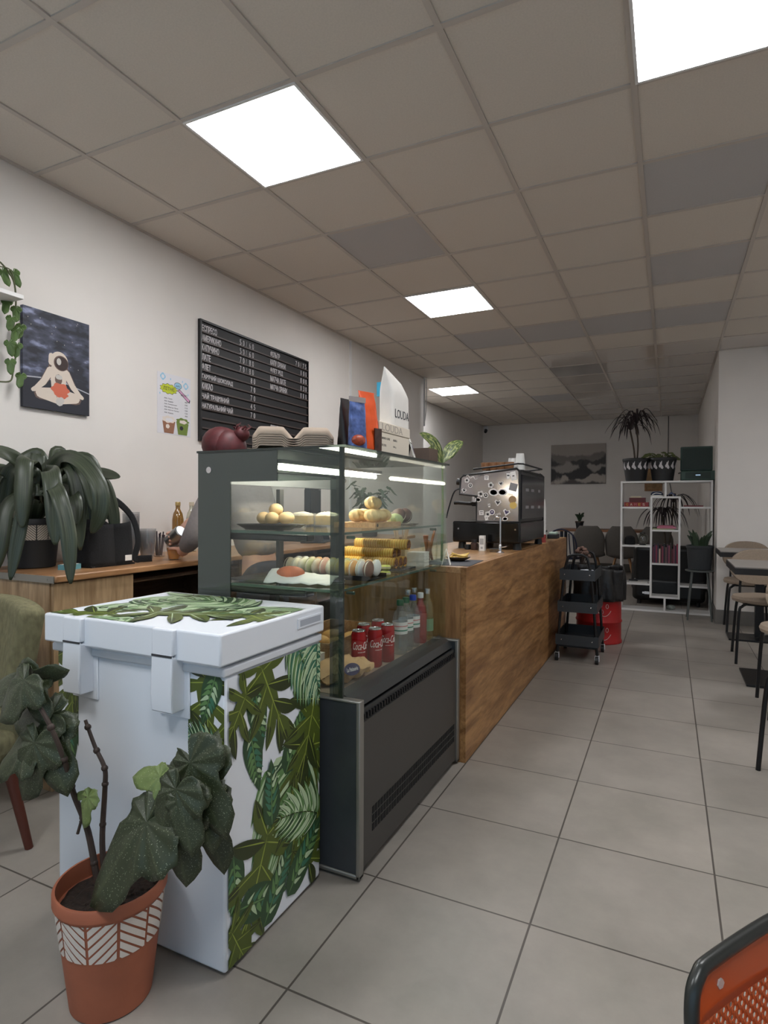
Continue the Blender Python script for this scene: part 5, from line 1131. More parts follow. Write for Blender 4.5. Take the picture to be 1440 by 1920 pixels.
cells = [('ЕСПРЕСО', .02, 0), ('АМЕРИКАНО', .02, 1), ('КАПУЧИНО', .02, 2), ('ЛАТЕ', .02, 3), ('ФЛЕТ', .02, 4), ('ГАРЯЧИЙ ШОКОЛАД', .02, 5), ('КАКАО', .02, 6), ("ЧАЙ ТРАВ'ЯНИЙ", .02, 7), ('НАТУРАЛЬНИЙ ЧАЙ', .02, 8),
         ('ФІЛЬТР', .80, 0), ('КАПУ ОРАНЖ', .80, 1), ('ФЛЕТ РЕД', .80, 2), ('МАТЧА ЛАТЕ', .80, 3), ('МАТЧА ОРАНЖ', .80, 4), ('ДОБАВКИ', .80, 9), ('РОСЛИННЕ', .80, 10)]
for s, y, r in cells:
    v, f = text_mb(s, .0215 * len(s), .046, .002, bold=.022); m.T = FX((.013, y, bh - .016 - rh * (r + 1) + .0115)); m.add(v, f)
build('lettering', m, mat('letter_white', (196, 190, 192), .5), t, smooth=False)
m = MB()
for s, y, r in (('50/60', .42, 0), ('50/60', .42, 1), ('70/80', .42, 2), ('70/80', .42, 3), ('80', .55, 4), ('70', .55, 5), ('70', .55, 6), ('45', .55, 7), ('70', .55, 8), ('70/75', 1.16, 0), ('100', 1.24, 1), ('100', 1.24, 2), ('130', 1.24, 3), ('110', 1.24, 4)):
    for q, c in enumerate(s):
        v, f = text_mb(c, .008 if c in '1/' else .018, .042, .002); m.T = FX((.013, y + q * .037, bh - .016 - rh * (r + 1) + .0125)); m.add(v, f)
build('price_digits', m, MATS['letter_white'], t, smooth=False)
t = thing('menu_poster', 'small white summer menu sheet with two iced drinks, left of the letter board', 'poster', (XL - .0012, 2.775, 1.715)); pw_, pp = .29, .39
build('sheet', MB().bx((.001, 0, 0), (.003, pw_, pp)), mat('poster_white', (220, 218, 222), .5), t, smooth=False)
pc = [mat('poster_lime', (196, 206, 40), .5), mat('poster_black', (40, 38, 44), .6), mat('poster_blue', (150, 196, 220), .5), mat('poster_pink', (214, 160, 196), .5), mat('poster_latte', (150, 104, 80), .5), mat('poster_matcha', (110, 130, 56), .5), mat('poster_cream', (226, 214, 204), .5), mat('poster_white', (220, 218, 222), .5)]
m = MB(); ly = [.0031]
def pq(poly, c): ly[0] += .00006; m.add([V((ly[0], a, b)) for a, b in poly], [tuple(range(len(poly)))], c)
def blob(cx, cy, rx, ry, c, n=28, w=.10, fr=9): pq([(cx + rx * (1 + w * math.cos(fr * a)) * math.cos(a), cy + ry * (1 + w * math.cos(fr * a)) * math.sin(a)) for a in [2 * PI * i / (n * 2) for i in range(n * 2)]], c)
blob(.095, .292, .072, .032, 1, fr=11); blob(.095, .292, .069, .029, 0, fr=11); blob(.175, .325, .034, .022, 1, w=0); blob(.175, .325, .031, .019, 2, w=0)
pq([(.17, .295), (.19, .305), (.285, .245), (.28, .225), (.26, .232)], 1); pq([(.176, .296), (.19, .301), (.278, .246), (.272, .232), (.256, .240)], 3)
for x, z in ((.045, .365), (.245, .335)): blob(x, z, .022, .022, 2, fr=4); blob(x, z, .012, .012, 7, w=0)
for x, z in ((.11, .358), (.215, .36), (.02, .255), (.265, .28)): pq([(x - .005, z), (x, z + .009), (x + .005, z), (x, z - .009)], 2)
for cx, c in ((.095, 4), (.215, 5)):
    s = .055
    pq([(cx - s, .085), (cx + s, .085), (cx + s * .72, .006), (cx - s * .72, .006)], c); blob(cx, .095, s * 1.02, .022, 6 if c == 4 else 5, fr=7); blob(cx + .005, .092, s * .6, .012, 7 if c == 4 else 6, fr=5)
    blob(cx - .01, .05, .016, .014, 6 if c == 4 else 1, fr=5, w=.05)
def pt_(s, y, z, w, h, sh=0, c=1): ly[0] += .00006; v, f = text_mb(s, w, h, .0001, sh); o = MB(); m.add([V((ly[0] + p.z, y + p.x, z + p.y)) for p in v], f, c)
pt_('ЛІТНЄ', .045, .281, .10, .024, .1); pt_('АЙС', .155, .317, .04, .014); pt_('МЕНЮ', .20, .263, .055, .014)
for k, s in enumerate(('Айс Лате', 'Айс Бамбл', 'Айс Американо', 'Айс Матча Лате', 'Айс Матча Оранж', 'Айс Какао')):
    pt_(s, .055, .226 - .0185 * k, .0085 * len(s), .0085); pt_(('90', '100', '110', '120', '120', '90')[k], .235, .222 - .0185 * k, .024, .0085)
build('print', m, pc, t, smooth=False)
t = thing('astronaut_painting', 'dark blue canvas painting of a meditating astronaut on the left wall', 'painting', (XL - .0012, 1.895, 1.748)); aw, ah = .375, .505
dk = bpy.data.materials.new('canvas_night'); dk.use_nodes = True
def _c():
    nt = dk.node_tree; b = nt.nodes['Principled BSDF']; L = nt.links.new; tc = nt.nodes.new('ShaderNodeTexCoord'); mp = nt.nodes.new('ShaderNodeMapping'); mp.inputs['Scale'].default_value = (1, 5, 11)
    n = nt.nodes.new('ShaderNodeTexNoise'); n.inputs['Scale'].default_value = 1.6; n.inputs['Detail'].default_value = 5
    s = nt.nodes.new('ShaderNodeSeparateXYZ'); r = nt.nodes.new('ShaderNodeValToRGB'); e = r.color_ramp.elements
    e[0].position = .40; e[0].color = lin((40, 42, 52)) + (1,); e[1].position = .68; e[1].color = lin((150, 156, 188)) + (1,); q = e.new(.55); q.color = lin((74, 78, 96)) + (1,)
    g = nt.nodes.new('ShaderNodeMath'); g.operation = 'GREATER_THAN'; g.inputs[1].default_value = .15
    mx = nt.nodes.new('ShaderNodeMixRGB'); mx.inputs[1].default_value = lin((38, 40, 50)) + (1,)
    L(tc.outputs['Object'], mp.inputs[0]); L(mp.outputs[0], n.inputs['Vector']); L(n.outputs['Fac'], r.inputs[0]); L(tc.outputs['Object'], s.inputs[0]); L(s.outputs['Z'], g.inputs[0]); L(g.outputs[0], mx.inputs[0]); L(r.outputs[0], mx.inputs[2]); L(mx.outputs[0], b.inputs['Base Color']); b.inputs['Roughness'].default_value = .6
_c()
build('canvas', MB().bx((.001, 0, 0), (.022, aw, ah)), dk, t, smooth=False)
m = MB(); ly = [.0223]
ap = [mat('paint_suit', (214, 200, 186), .6), mat('paint_shade', (104, 84, 76), .6), mat('paint_visor', (58, 44, 42), .4), mat('paint_coral', (204, 104, 78), .6), mat('paint_glint', (196, 190, 184), .5), mat('paint_line', (176, 176, 184), .6)]
def limb(a, b, r0, r1, c):
    a, b = V(a), V(b); d = (b - a).normalized(); p = V((-d.y, d.x)); q = [a + p * r0]
    for k in range(5): an = PI / 2 + PI * k / 4; q.append(a + (d * math.cos(an) + p * math.sin(an)) * r0)
    for k in range(5): an = -PI / 2 + PI * k / 4; q.append(b + (d * math.cos(an) + p * math.sin(an)) * r1)
    pq([(x.x, x.y) for x in q[1:]], c)
pq([(0, .148), (.12, .160), (.24, .150), (aw, .118), (aw, .124), (.24, .156), (.12, .166), (0, .154)], 5)
limb((.19, .225), (.19, .265), .058, .045, 1); limb((.15, .25), (.15, .285), .016, .014, 0)
for s in (-1, 1):
    limb((.19 + s * .02, .085), (.19 + s * .105, .078), .036, .030, 1); limb((.19 + s * .015, .09), (.19 + s * .10, .082), .031, .026, 0); limb((.19 + s * .10, .078), (.19 + s * .0, .055), .022, .018, 0)
    limb((.19 + s * .045, .205), (.19 + s * .085, .14), .024, .019, 1); limb((.19 + s * .045, .207), (.19 + s * .083, .142), .020, .016, 0); limb((.19 + s * .085, .14), (.19 + s * .125, .10), .017, .012, 0); limb((.19 + s * .128, .098), (.19 + s * .14, .092), .013, .010, 0)
limb((.19, .21), (.19, .12), .048, .040, 0); limb((.19, .175), (.19, .16), .02, .02, 1); limb((.185, .18), (.20, .18), .012, .012, 4)
blob(.20, .115, .05, .034, 3, fr=6); blob(.21, .09, .034, .02, 3, fr=5); limb((.195, .05), (.205, .06), .022, .018, 4)
blob(.195, .262, .050, .052, 0, w=0); blob(.205, .255, .042, .040, 1, w=0); blob(.207, .254, .037, .035, 2, w=0); blob(.192, .262, .013, .018, 4, w=0)
for k in range(16): x, z = rnd.random() * aw, .2 + rnd.random() * (ah - .2); pq([(x - .002, z), (x, z + .003), (x + .002, z), (x, z - .003)], 4)
build('figure', m, ap, t, smooth=False)
# trailing plant on a small white wall shelf at the left edge
single('wall_shelf', MB().bx((XL + .001, 1.25, 2.225), (-2.755, 1.80, 2.245)), white_lam, 'white wall shelf at the far left edge above the painting', 'shelf', smooth=False, bevel=.002)
t = thing('trailing_vine', 'trailing pothos vine hanging from the white wall shelf beside the painting', 'potted plant', (-2.84, 1.58, 2.2455)); vo = t.location
build('pot', pot_mesh(.11, .065, .05), white_plastic, t); vg = mat('vine_stem', (88, 92, 62), .6); build('soil', MB().lathe([(.055, .075), (.0001, .08)], 16, caps=False), soil, t)
vl = mat('vine_leaf', (74, 98, 46), .4, noise_amt=.25, nscale=18)
vs_ = [(-2.84, 1.60, 2.33), (-2.83, 1.70, 2.40), (-2.83, 1.79, 2.34), (-2.85, 1.822, 2.25), (-2.86, 1.821, 2.148), (-2.87, 1.815, 2.044), (-2.875, 1.836, 1.99), (-2.87, 1.82, 1.90), (-2.86, 1.80, 1.85), (-2.85, 1.74, 1.835)]
m = MB(); m.tube([V(p) - vo for p in vs_], .004, 6, sub=5); m.tube([V(p) - vo for p in ((-2.83, 1.70, 2.36), (-2.82, 1.77, 2.37), (-2.83, 1.80, 2.33))], .003, 6, sub=5); build('stem', m, vg, t)
for p in ((-2.85, 1.778, 2.194), (-2.85, 1.822, 2.172), (-2.85, 1.80, 2.121), (-2.85, 1.823, 2.072), (-2.85, 1.79, 2.0), (-2.855, 1.83, 2.0), (-2.86, 1.80, 1.915), (-2.85, 1.76, 2.33), (-2.83, 1.80, 2.335), (-2.87, 1.858, 1.86), (-2.87, 1.858, 2.10)):
    p = V(p) - vo; m = MB(); a = rnd.uniform(-.5, .5); wing(m, p + V((0, 0, .028)), p + V((.01, a * .05, -.035)), .055, (.8, -.6, .25), .05, .1); build('leaf', m, vl, t, solid=.0008)
# rear painting
t = thing('mountain_painting', 'wide grey picture of misty mountains on the back wall', 'painting', (-1.62, YB, 2.08)); rp = bpy.data.materials.new('misty_canvas'); rp.use_nodes = True
def _p():
    nt = rp.node_tree; b = nt.nodes['Principled BSDF']; L = nt.links.new; tc = nt.nodes.new('ShaderNodeTexCoord'); s = nt.nodes.new('ShaderNodeSeparateXYZ'); prev = None
    base = nt.nodes.new('ShaderNodeRGB'); base.outputs[0].default_value = lin((168, 160, 152)) + (1,); prev = base.outputs[0]
    for (lvl, amp, sc, c) in ((.20, .5, 2.6, (122, 116, 112)), (.10, .8, 2.3, (66, 64, 64)), (-.02, .5, 3, (156, 150, 144)), (-.08, 1.0, 2.0, (52, 50, 52)), (-.27, .7, 2.6, (180, 172, 164)), (-.36, .6, 2.2, (84, 80, 78))):
        mp = nt.nodes.new('ShaderNodeMapping'); mp.inputs['Location'].default_value = (lvl * 31, 0, 0); mp.inputs['Scale'].default_value = (1, 0, .5)
        n = nt.nodes.new('ShaderNodeTexNoise'); n.inputs['Scale'].default_value = sc; n.inputs['Detail'].default_value = 5
        a = nt.nodes.new('ShaderNodeMath'); a.operation = 'MULTIPLY_ADD'; a.inputs[1].default_value = amp; a.inputs[2].default_value = lvl - amp / 2
        d = nt.nodes.new('ShaderNodeMath'); d.operation = 'SUBTRACT'; mr = nt.nodes.new('ShaderNodeMapRange'); mr.inputs['From Min'].default_value = -.02; mr.inputs['From Max'].default_value = .02
        mx = nt.nodes.new('ShaderNodeMixRGB'); mx.inputs[2].default_value = lin(c) + (1,)
        L(tc.outputs['Object'], mp.inputs[0]); L(mp.outputs[0], n.inputs['Vector']); L(n.outputs['Fac'], a.inputs[0]); L(a.outputs[0], d.inputs[0]); L(s.outputs['Z'], d.inputs[1]); L(d.outputs[0], mr.inputs['Value']); L(mr.outputs[0], mx.inputs[0]); L(prev, mx.inputs[1]); prev = mx.outputs[0]
    L(tc.outputs['Object'], s.inputs[0]); L(prev, b.inputs['Base Color']); b.inputs['Roughness'].default_value = .6
_p()
build('canvas', MB().bx((-.515, -.03, -.39), (.515, -.001, .39)), rp, t, smooth=False)
t = thing('small_picture', 'small brown framed picture on the back wall, half hidden behind the patterned pots', 'picture', (-.265, YB, 1.75)); build('frame', MB().bx((-.15, -.02, -.21), (.15, -.001, .21)), leg_wood, t, smooth=False); build('print', MB().bx((-.12, -.022, -.18), (.12, -.0201, .18)), mat('ochre_print', (150, 118, 80), .6, noise_amt=.4, nscale=9), t, smooth=False)
# ---------------------------------------------------------------- open white shelf unit with its things
sx0, sx1, sy0, sy1, sz = -.53, .455, 7.75, 8.0, 1.56
t = thing('shelf_unit', 'open white geometric shelf unit standing beside the right rear wall', 'shelf', (-.04, 7.875, 0)); th = .022
uu = lambda u: sx0 + (sx1 - sx0) * u + .04
def brd(x0, x1, z0, z1): return MB().bx((x0, -.125, z0), (x1, .125, z1))
zz = lambda v: sz * (1 - v)
XI0, XI1 = uu(.335), uu(.665)
for nm, b in (('post', brd(uu(0), uu(0) + th, 0, sz)), ('post', brd(uu(1) - th, uu(1), 0, sz)), ('board', brd(uu(0) + th, uu(1) - th, sz - th, sz)), ('board', brd(uu(0) + th, uu(1) - th, 0, th)),
              ('post', brd(XI0, XI0 + th, zz(.893), zz(.118))), ('post', brd(XI1 - th, XI1, zz(.893), zz(.118))), ('board', brd(XI0 + th, XI1 - th, zz(.118) - th, zz(.118))), ('board', brd(XI0 + th, XI1 - th, zz(.893), zz(.893) + th)),
              ('post', brd(uu(.49), uu(.49) + th, zz(.118), sz - th)), ('post', brd(uu(.49), uu(.49) + th, th, zz(.893))),
              ('board', brd(uu(0) + th, XI0, zz(.212), zz(.212) + th)), ('board', brd(XI1, uu(1) - th, zz(.21), zz(.21) + th)), ('board', brd(XI0 + th, XI1 - th, zz(.385), zz(.385) + th)),
              ('board', brd(uu(0) + th, XI0, zz(.508), zz(.508) + th)), ('board', brd(XI0 + th, XI1 - th, zz(.640), zz(.640) + th)), ('board', brd(uu(0) + th, XI0, zz(.80), zz(.80) + th)), ('board', brd(XI1, uu(1) - th, zz(.80), zz(.80) + th))):
    build(nm, b, white_lam, t, smooth=False, bevel=.0015)
OX, OY = -.04, 7.875
bcol = [(96, 40, 58), (60, 46, 66), (120, 44, 66), (44, 44, 60), (196, 168, 150), (70, 30, 38), (130, 58, 76), (40, 36, 44), (108, 84, 80), (72, 38, 56), (150, 78, 98), (52, 40, 40), (90, 34, 44), (120, 70, 84), (58, 48, 62), (146, 40, 70)]
zb = zz(.640) + th + .0005; x = XI0 + th + .008 + OX; bk_n = ('maroon', 'plum', 'crimson', 'navy', 'cream', 'dark red', 'rose', 'black', 'mauve', 'purple', 'pink', 'brown', 'wine', 'dusty pink', 'slate', 'magenta')
k = 0
while x < XI1 - th - .014 + OX and k < 16:
    w = .0135 + .006 * ((k * 7) % 5) / 5; h = (.19, .225, .21, .235, .17, .22, .20, .23)[k % 8]; c = bcol[k]
    b = thing('book', '%s book standing number %s from the left in the book row of the shelf' % (bk_n[k], ('one', 'two', 'three', 'four', 'five', 'six', 'seven', 'eight', 'nine', 'ten', 'eleven', 'twelve', 'thirteen', 'fourteen', 'fifteen', 'sixteen')[k]), 'book', (x + w / 2, OY - .03, zb), group='books in the shelf row')
    m = MB().box((0, -.068, h / 2), (w, .004, h)).box((-w / 2 + .001, 0, h / 2), (.002, .135, h)).box((w / 2 - .001, 0, h / 2), (.002, .135, h)); build('cover', m, mat('book_%d' % k, c, .6), b, smooth=False)
    build('pages', MB().box((0, .0, h / 2), (w - .004, .128, h - .008)), mat('book_pages', (206, 196, 178), .8), b, smooth=False); x += w + .0012; k += 1
def flat(nm, lab, cat, x, z, d, c, rz=0, extra=None):
    return single(nm, MB().box((0, 0, d[2] / 2), d), mat('col_%d_%d_%d' % c, c, .6), lab, cat, (x, OY - .02, z), rz, smooth=False)
z = zz(.212) + th + .0005; xl = (uu(0) + th + XI0) / 2 + OX
t = thing('board_game_box', 'long red game box with colourful letters on the left shelf compartment', 'game box', (xl, OY - .02, z)); build('box', MB().box((0, 0, .027), (.27, .20, .054)), mat('game_red', (140, 48, 52), .6), t, smooth=False)
m = MB()
for q, c in enumerate('GAMES'): v, f = text_mb(c, .026, .03, .0006); m.T = FY((-.115 + .046 * q, -.1003, .012)); m.add(v, f, q % 3)
build('lettering', m, [mat('game_yellow', (206, 168, 60), .6), mat('game_cream', (210, 196, 180), .6), mat('game_pink', (190, 110, 120), .6)], t, smooth=False)
flat('game_box', 'dark red box lying on the long game box in the shelf', 'game box', xl + .01, z + .0545, (.18, .16, .055), (88, 36, 40))
flat('book', 'cream book on top of the dark red box in the shelf', 'book', xl - .01, z + .110, (.12, .10, .016), (206, 194, 166))
z = zz(.118) + .0005
t = thing('sports_shoe', 'dark blue shoe with a white stripe on top of the inner shelf box', 'shoe', (uu(.405) + OX, OY - .04, z)); m = MB().lathe([(.04, .014), (.046, .02), (.042, .04), (.03, .055), (.0001, .06)], 20, sx=1.5, sy=.7); build('upper', m, mat('shoe_navy', (40, 48, 78), .6), t); build('sole', MB().lathe([(.044, 0), (.047, .012), (.045, .015), (.0001, .015)], 20, sx=1.5, sy=.72), paper_white, t); build('stripe', MB().tube([(-.05, -.034, .02), (-.01, -.034, .04), (.05, -.03, .03)], .005, 6, sub=4), paper_white, t)
t = thing('toy_plane', 'small blue folded cloth on top of the inner shelf box, right of the middle post', 'cloth', (uu(.575) + OX, OY - .03, z)); t.name = 'folded_cloth'; m = MB().grid(lambda u, w: V((-.05 + .1 * u, -.05 + .1 * w, .004 + .05 * (1 - abs(2 * u - .8)) * (.6 + .4 * math.sin(3 * w)) * (1 if .05 < u < .95 else 0))), 14, 8); build('cloth', m, mat('cloth_blue', (84, 98, 136), .8), t, solid=.003)
z = zz(.385) + th + .0005; xm = (XI0 + XI1) / 2 + OX
flat('magazine', 'pale green magazine at the bottom of the pile in the inner shelf box', 'magazine', xm - .02, z, (.23, .18, .012), (150, 160, 120))
flat('folder', 'pink folder in the middle of the pile in the inner shelf box', 'folder', xm + .01, z + .0125, (.20, .16, .022), (186, 110, 134), .06)
flat('folder', 'dusty rose folder on top of the pile in the inner shelf box', 'folder', xm + .015, z + .035, (.16, .14, .014), (170, 96, 116), -.1)
z = zz(.508) + th + .0005
t = thing('glass_globe', 'round glass globe lantern on the left shelf board', 'lantern', (xl + .07, OY - .03, z)); build('globe', MB().lathe([(.03, .008), (.054, .035), (.064, .075), (.054, .115), (.03, .14)], 24, caps=False), glass_mat('lantern_glass', (226, 230, 226), .12), t); build('base', MB().lathe([(.04, 0), (.034, .01), (.0001, .011)], 20), black_metal, t); build('lid', MB().lathe([(.034, .138), (.03, .15), (.0001, .155)], 20), black_metal, t)
t = thing('baseball_cap', 'black cap lying on the left shelf board behind the glass globe', 'cap', (xl - .075, OY + .0, z)); build('crown', MB().lathe([(.062, 0), (.064, .03), (.056, .085), (.03, .105), (.0001, .108)], 24), cl_blk, t); build('brim', MB().grid(lambda u, w: V((.05 + .012 * u, (-.05 + .10 * w) * (1 - .3 * u * u), .012 + .01 * math.sin(PI * w))), 8, 12), cl_blk, t, solid=.004)
z = zz(.80) + th + .0005
flat('magazine', 'white magazine lying on the lowest left shelf board', 'magazine', xl + .03, z, (.20, .17, .012), (196, 194, 190)); flat('remote_case', 'small black case on the white magazine, lowest left shelf board', 'case', xl - .03, z + .0125, (.10, .05, .016), (30, 30, 32))
z = zz(.21) + th + .0005; xr = (XI1 + uu(1) - th) / 2 + OX
flat('book', 'thin dark red book lying on the upper right shelf board', 'book', xr - .02, z, (.2, .16, .016), (120, 50, 56))
t = thing('small_plush', 'small pale crumpled packet on the bottom board of the shelf', 'packet', (uu(.57) + OX, OY, th + .0005)); t.name = 'crumpled_packet'; build('packet', MB().ball((0, 0, .03), (.05, .035, .03), 0, 14, 8), mat('packet_grey', (130, 136, 130), .6, noise_amt=.5, nscale=40), t)
t = thing('white_plug', 'white plug adapter hanging at the left edge of the inner shelf box', 'plug', (XI0 + OX - .030, OY - .09, zz(.86))); build('plug', MB().box((0, 0, 0), (.056, .03, .03)).cyl((-.028, 0, 0), (-.05, 0, 0), .012, n=12), white_plastic, t, bevel=.004)
# on top of the shelf
ST = sz + .0005
def leafpot(lab, x, nm):
    t = thing('patterned_pot_plant' if nm else 'patterned_pot_plant', lab, 'potted plant', (x, OY - .02, ST)); p = build('pot', pot_mesh(.275, .155, .115, n=40), blk_pot, t)
    m = MB()
    for k in range(13):
        a = 2 * PI * k / 13
        for s, dz in ((-1, 0), (1, .035)):
            q = lens((0, -.042), (.03 * s, .042), .030, 6); vs = []
            for px_, pz_ in q: zc = .178 + dz * .5 + pz_; r = .115 + (.149 - .115) * min(1, zc / .245) + .0025; aa = a + px_ / r + s * .12; vs.append((r * math.cos(aa), r * math.sin(aa), zc))
            m.add(vs, [tuple(range(len(vs)))])
    build('leaf_band', m, mat('pot_band_white', (206, 202, 204), .6), p, smooth=False)
    build('soil', MB().lathe([(.14, .235), (.0001, .24)], 20, caps=False), soil, t); return t
t = leafpot('spiky dark dracaena in a black pot with a white leaf band, on the shelf', -.365, 1); dr = mat('dracaena_leaf', (40, 28, 30), .5, noise_amt=.3, nscale=10)
m = MB().tube([(-.01, 0, .235), (-.03, 0, .42), (-.07, .02, .62)], .010, 8, sub=4).tube([(.01, .01, .235), (.02, 0, .45), (.0, 0, .70)], .009, 8, sub=4); build('trunk', m, mat('dracaena_trunk', (70, 58, 48), .8), t)
for c, n in (((-.07, .02, .62), 17), ((.0, 0, .70), 22)):
    for k in range(n):
        a = k * 2.4; l = .22 + .10 * rnd.random(); up = .5 * (1 - k / n) + .05; c = V(c); d = V((math.cos(a), math.sin(a) * .6, 0)); m = MB()
        ribbon(m, [c, c + d * l * .4 + V((0, 0, l * up + .05)), c + d * l * .8 + V((0, 0, l * up * .7 - .02)), c + d * l * 1.0 + V((0, 0, l * (up - .5) * 1.3))], .020, sub=4, fold=.4); build('leaf', m, dr, t, solid=.001)
t = leafpot('low leafy plant in a black pot with white leaf band, beside the record player', -.07, 0); tg = mat('trailing_leaf', (84, 92, 52), .5, noise_amt=.25, nscale=12)
for k in range(26):
    a = k * 2.4; r = .05 + .16 * rnd.random(); p = V((r * math.cos(a) * 1.1 - .05, r * math.sin(a) * .7, .27 + .07 * rnd.random() - .25 * max(0, r - .15))); m = MB(); m.tube([(0, 0, .238), p * .6 + V((0, 0, .13)), p], .003, 5, sub=3); wing(m, p, p + V((.07 * math.cos(a), .05 * math.sin(a) - .02, -.03)), .06, (0, -.5, 1), .1); build('leaf', m, tg, t)
t = thing('record_player', 'dark green suitcase record player with its lid open, on top of the shelf', 'record player', (.30, OY - .02, ST)); gn = mat('case_green', (52, 74, 66), .55); gn2 = mat('case_green_dark', (38, 54, 48), .6)
build('base', MB().box((0, 0, .055), (.36, .24, .11)), gn, t, bevel=.012); m = MB().box((0, -.1205, .055), (.26, .002, .07)); build('speaker_grille', m, gn2, t, smooth=False); build('latch', MB().box((0, -.1225, .06), (.05, .003, .012)), chrome, t, smooth=False)
m = MB().box((-.01, .11, .265), (.34, .03, .29), rot=rot3('X', -.05)); l_ = build('lid', m, gn, t, bevel=.01); build('lid_lining', MB().box((-.01, .093, .265), (.30, .004, .25), rot=rot3('X', -.05)), gn2, l_, smooth=False)
build('platter', MB().lathe([(.095, .111), (.095, .117), (.0001, .118)], 28), black_plastic, t); m = MB().cyl((-.17, .0, .10), (-.20, 0, .10), .006).cyl((-.17, 0, .40), (-.20, 0, .40), .006); build('carry_handle', MB().tube([(-.18, .0, .09), (-.20, -.03, .085), (-.20, -.09, .085), (-.18, -.11, .09)], .006, 8), chrome, t)
# pot on its metal stool
t = thing('plant_stool', 'grey metal four-legged stool carrying the black snake plant pot, before the shelf', 'stool', (.315, 7.47, 0)); sg = mat('stool_grey', (96, 100, 98), .45, .4)
build('seat', MB().lathe([(.13, .535), (.145, .54), (.145, .552), (.13, .556), (.0001, .556)], 28), sg, t)
for a in (.6, 2.4, 3.9, 5.5): build('leg', MB().cyl((.10 * math.cos(a), .10 * math.sin(a), .54), (.165 * math.cos(a), .165 * math.sin(a), 0), .011, .009, 10), sg, t)
t = thing('snake_plant', 'pointed green snake plant in a big matt black pot on the grey stool', 'potted plant', (.315, 7.46, .5565)); build('pot', pot_mesh(.27, .138, .115), mat('charcoal_pot', (44, 47, 50), .8), t); build('soil', MB().lathe([(.125, .225), (.0001, .23)], 20, caps=False), soil, t); sn_ = mat('snake_leaf', (46, 62, 42), .5, noise_amt=.35, nscale=14)
for k in range(13):
    a = k * 2.4; r = .03 + .05 * (k % 4) / 3; d = V((math.cos(a), math.sin(a) * .7, 0)); h = .14 + .09 * rnd.random(); m = MB(); ribbon(m, [d * r + V((0, 0, .225)), d * (r + .03) + V((0, 0, .225 + h * .55)), d * (r + .09) + V((0, 0, .225 + h))], .055, sub=5, fold=.35, up=(0, -1, .2), prof=lambda q: (1 - q ** 2.2) * .95 + .05); build('leaf', m, sn_, t, solid=.004)
t = thing('dark_palm', 'tall plant with drooping thin dark leaves behind the right half of the shelf', 'potted plant', (-.06, 9.3, 0)); build('pot', pot_mesh(.32, .16, .13), blk_pot, t); build('trunk', MB().tube([(0, 0, .26), (.02, 0, .7), (-.02, 0, 1.12)], .013, 8, sub=4).tube([(0, 0, .26), (.08, .02, .8), (.12, .0, 1.3)], .010, 8, sub=4), MATS['dracaena_trunk'], t); build('soil', MB().lathe([(.145, .275), (.0001, .28)], 20, caps=False), soil, t)
for c, n in (((-.02, 0, 1.12), 26), ((.12, 0, 1.3), 18)):
    for k in range(n):
        a = k * 2.4; l = .24 + .15 * rnd.random(); c = V(c); d = V((math.cos(a), math.sin(a) * .7, 0)); m = MB(); ribbon(m, [c, c + d * l * .35 + V((0, 0, l * .35)), c + d * l * .75 + V((0, 0, l * .05)), c + d * l * .95 + V((0, 0, -l * .5))], .022, sub=4, fold=.4); build('leaf', m, dr, t, solid=.001)
# ---------------------------------------------------------------- black leather sofa behind the shelf
t = thing('leather_armchair', 'bulky black leather armchair behind the white shelf', 'armchair', (.0, 8.62, 0)); lt = mat('black_leather', (20, 20, 21), .38, noise_amt=.2, nscale=30)
build('seat_base', MB().box((0, 0, .20), (.84, .62, .30)), lt, t, bevel=.06, seg=4); build('seat_cushion', MB().box((0, .02, .42), (.56, .52, .16)), lt, t, bevel=.06, seg=4)
build('backrest', MB().box((0, -.24, .50), (.82, .16, .52), rot=rot3('X', .1)), lt, t, bevel=.06, seg=4)
for s in (-1, 1): build('armrest', MB().box((s * .36, .04, .36), (.15, .60, .40)), lt, t, bevel=.06, seg=4)
for sx_ in (-1, 1):
    for sy_ in (-1, 1): build('leg', MB().cyl((sx_ * .34, sy_ * .24, 0), (sx_ * .34, sy_ * .24, .06), .025), black_plastic, t)
# ---------------------------------------------------------------- back table and shell chairs
t = thing('bar_table', 'long brown wooden table along the back of the room', 'table', (-.95, 11.35, 0)); build('table_top', MB().box((0, 0, .82), (1.75, .62, .04)), wood('bar_wood', (150, 100, 66), (118, 76, 48), .5, 'X'), t, smooth=False, bevel=.004)
for sx_ in (-1, 1):
    for sy_ in (-1, 1): build('leg', MB().box((sx_ * .80, sy_ * .24, .40), (.05, .05, .80)), black_metal, t, smooth=False)
shell_m = mat('shell_grey', (88, 83, 78), .8, noise_amt=.05, nscale=40)
def shellchair(lab, loc, rz):
    t = thing('shell_chair', lab, 'chair', loc, rz, 'grey shell chairs with wooden legs')
    def f(u, w):
        a = (u - .5) * 2; b = w
        if b < .45: k = b / .45; y = -.23 + .42 * k; z = .44 - .03 * math.sin(PI * k) + .05 * a * a; hw = .20 + .03 * math.sin(PI * k * .8)
        else: k = (b - .45) / .55; y = .19 + .07 * k + .02 * math.sin(PI * k); z = .455 + .48 * k; hw = (.225 + .02 * math.sin(PI * k * .9)) * (1 - .42 * max(0, (k - .55) / .45) ** 2); y -= .05 * a * a * (1 - .5 * k)
        return V((a * hw, y, z))
    build('shell', MB().grid(f, 14, 24), shell_m, t, solid=.03)
    for sx_ in (-1, 1):
        for sy_ in (-1, 1): build('leg', MB().cyl((sx_ * .10, sy_ * .10, .43), (sx_ * .20, sy_ * .20, 0), .014, .010, 10), leg_wood, t)
    build('bracket', MB().box((0, 0, .425), (.22, .22, .02)), black_metal, t, smooth=False); return t
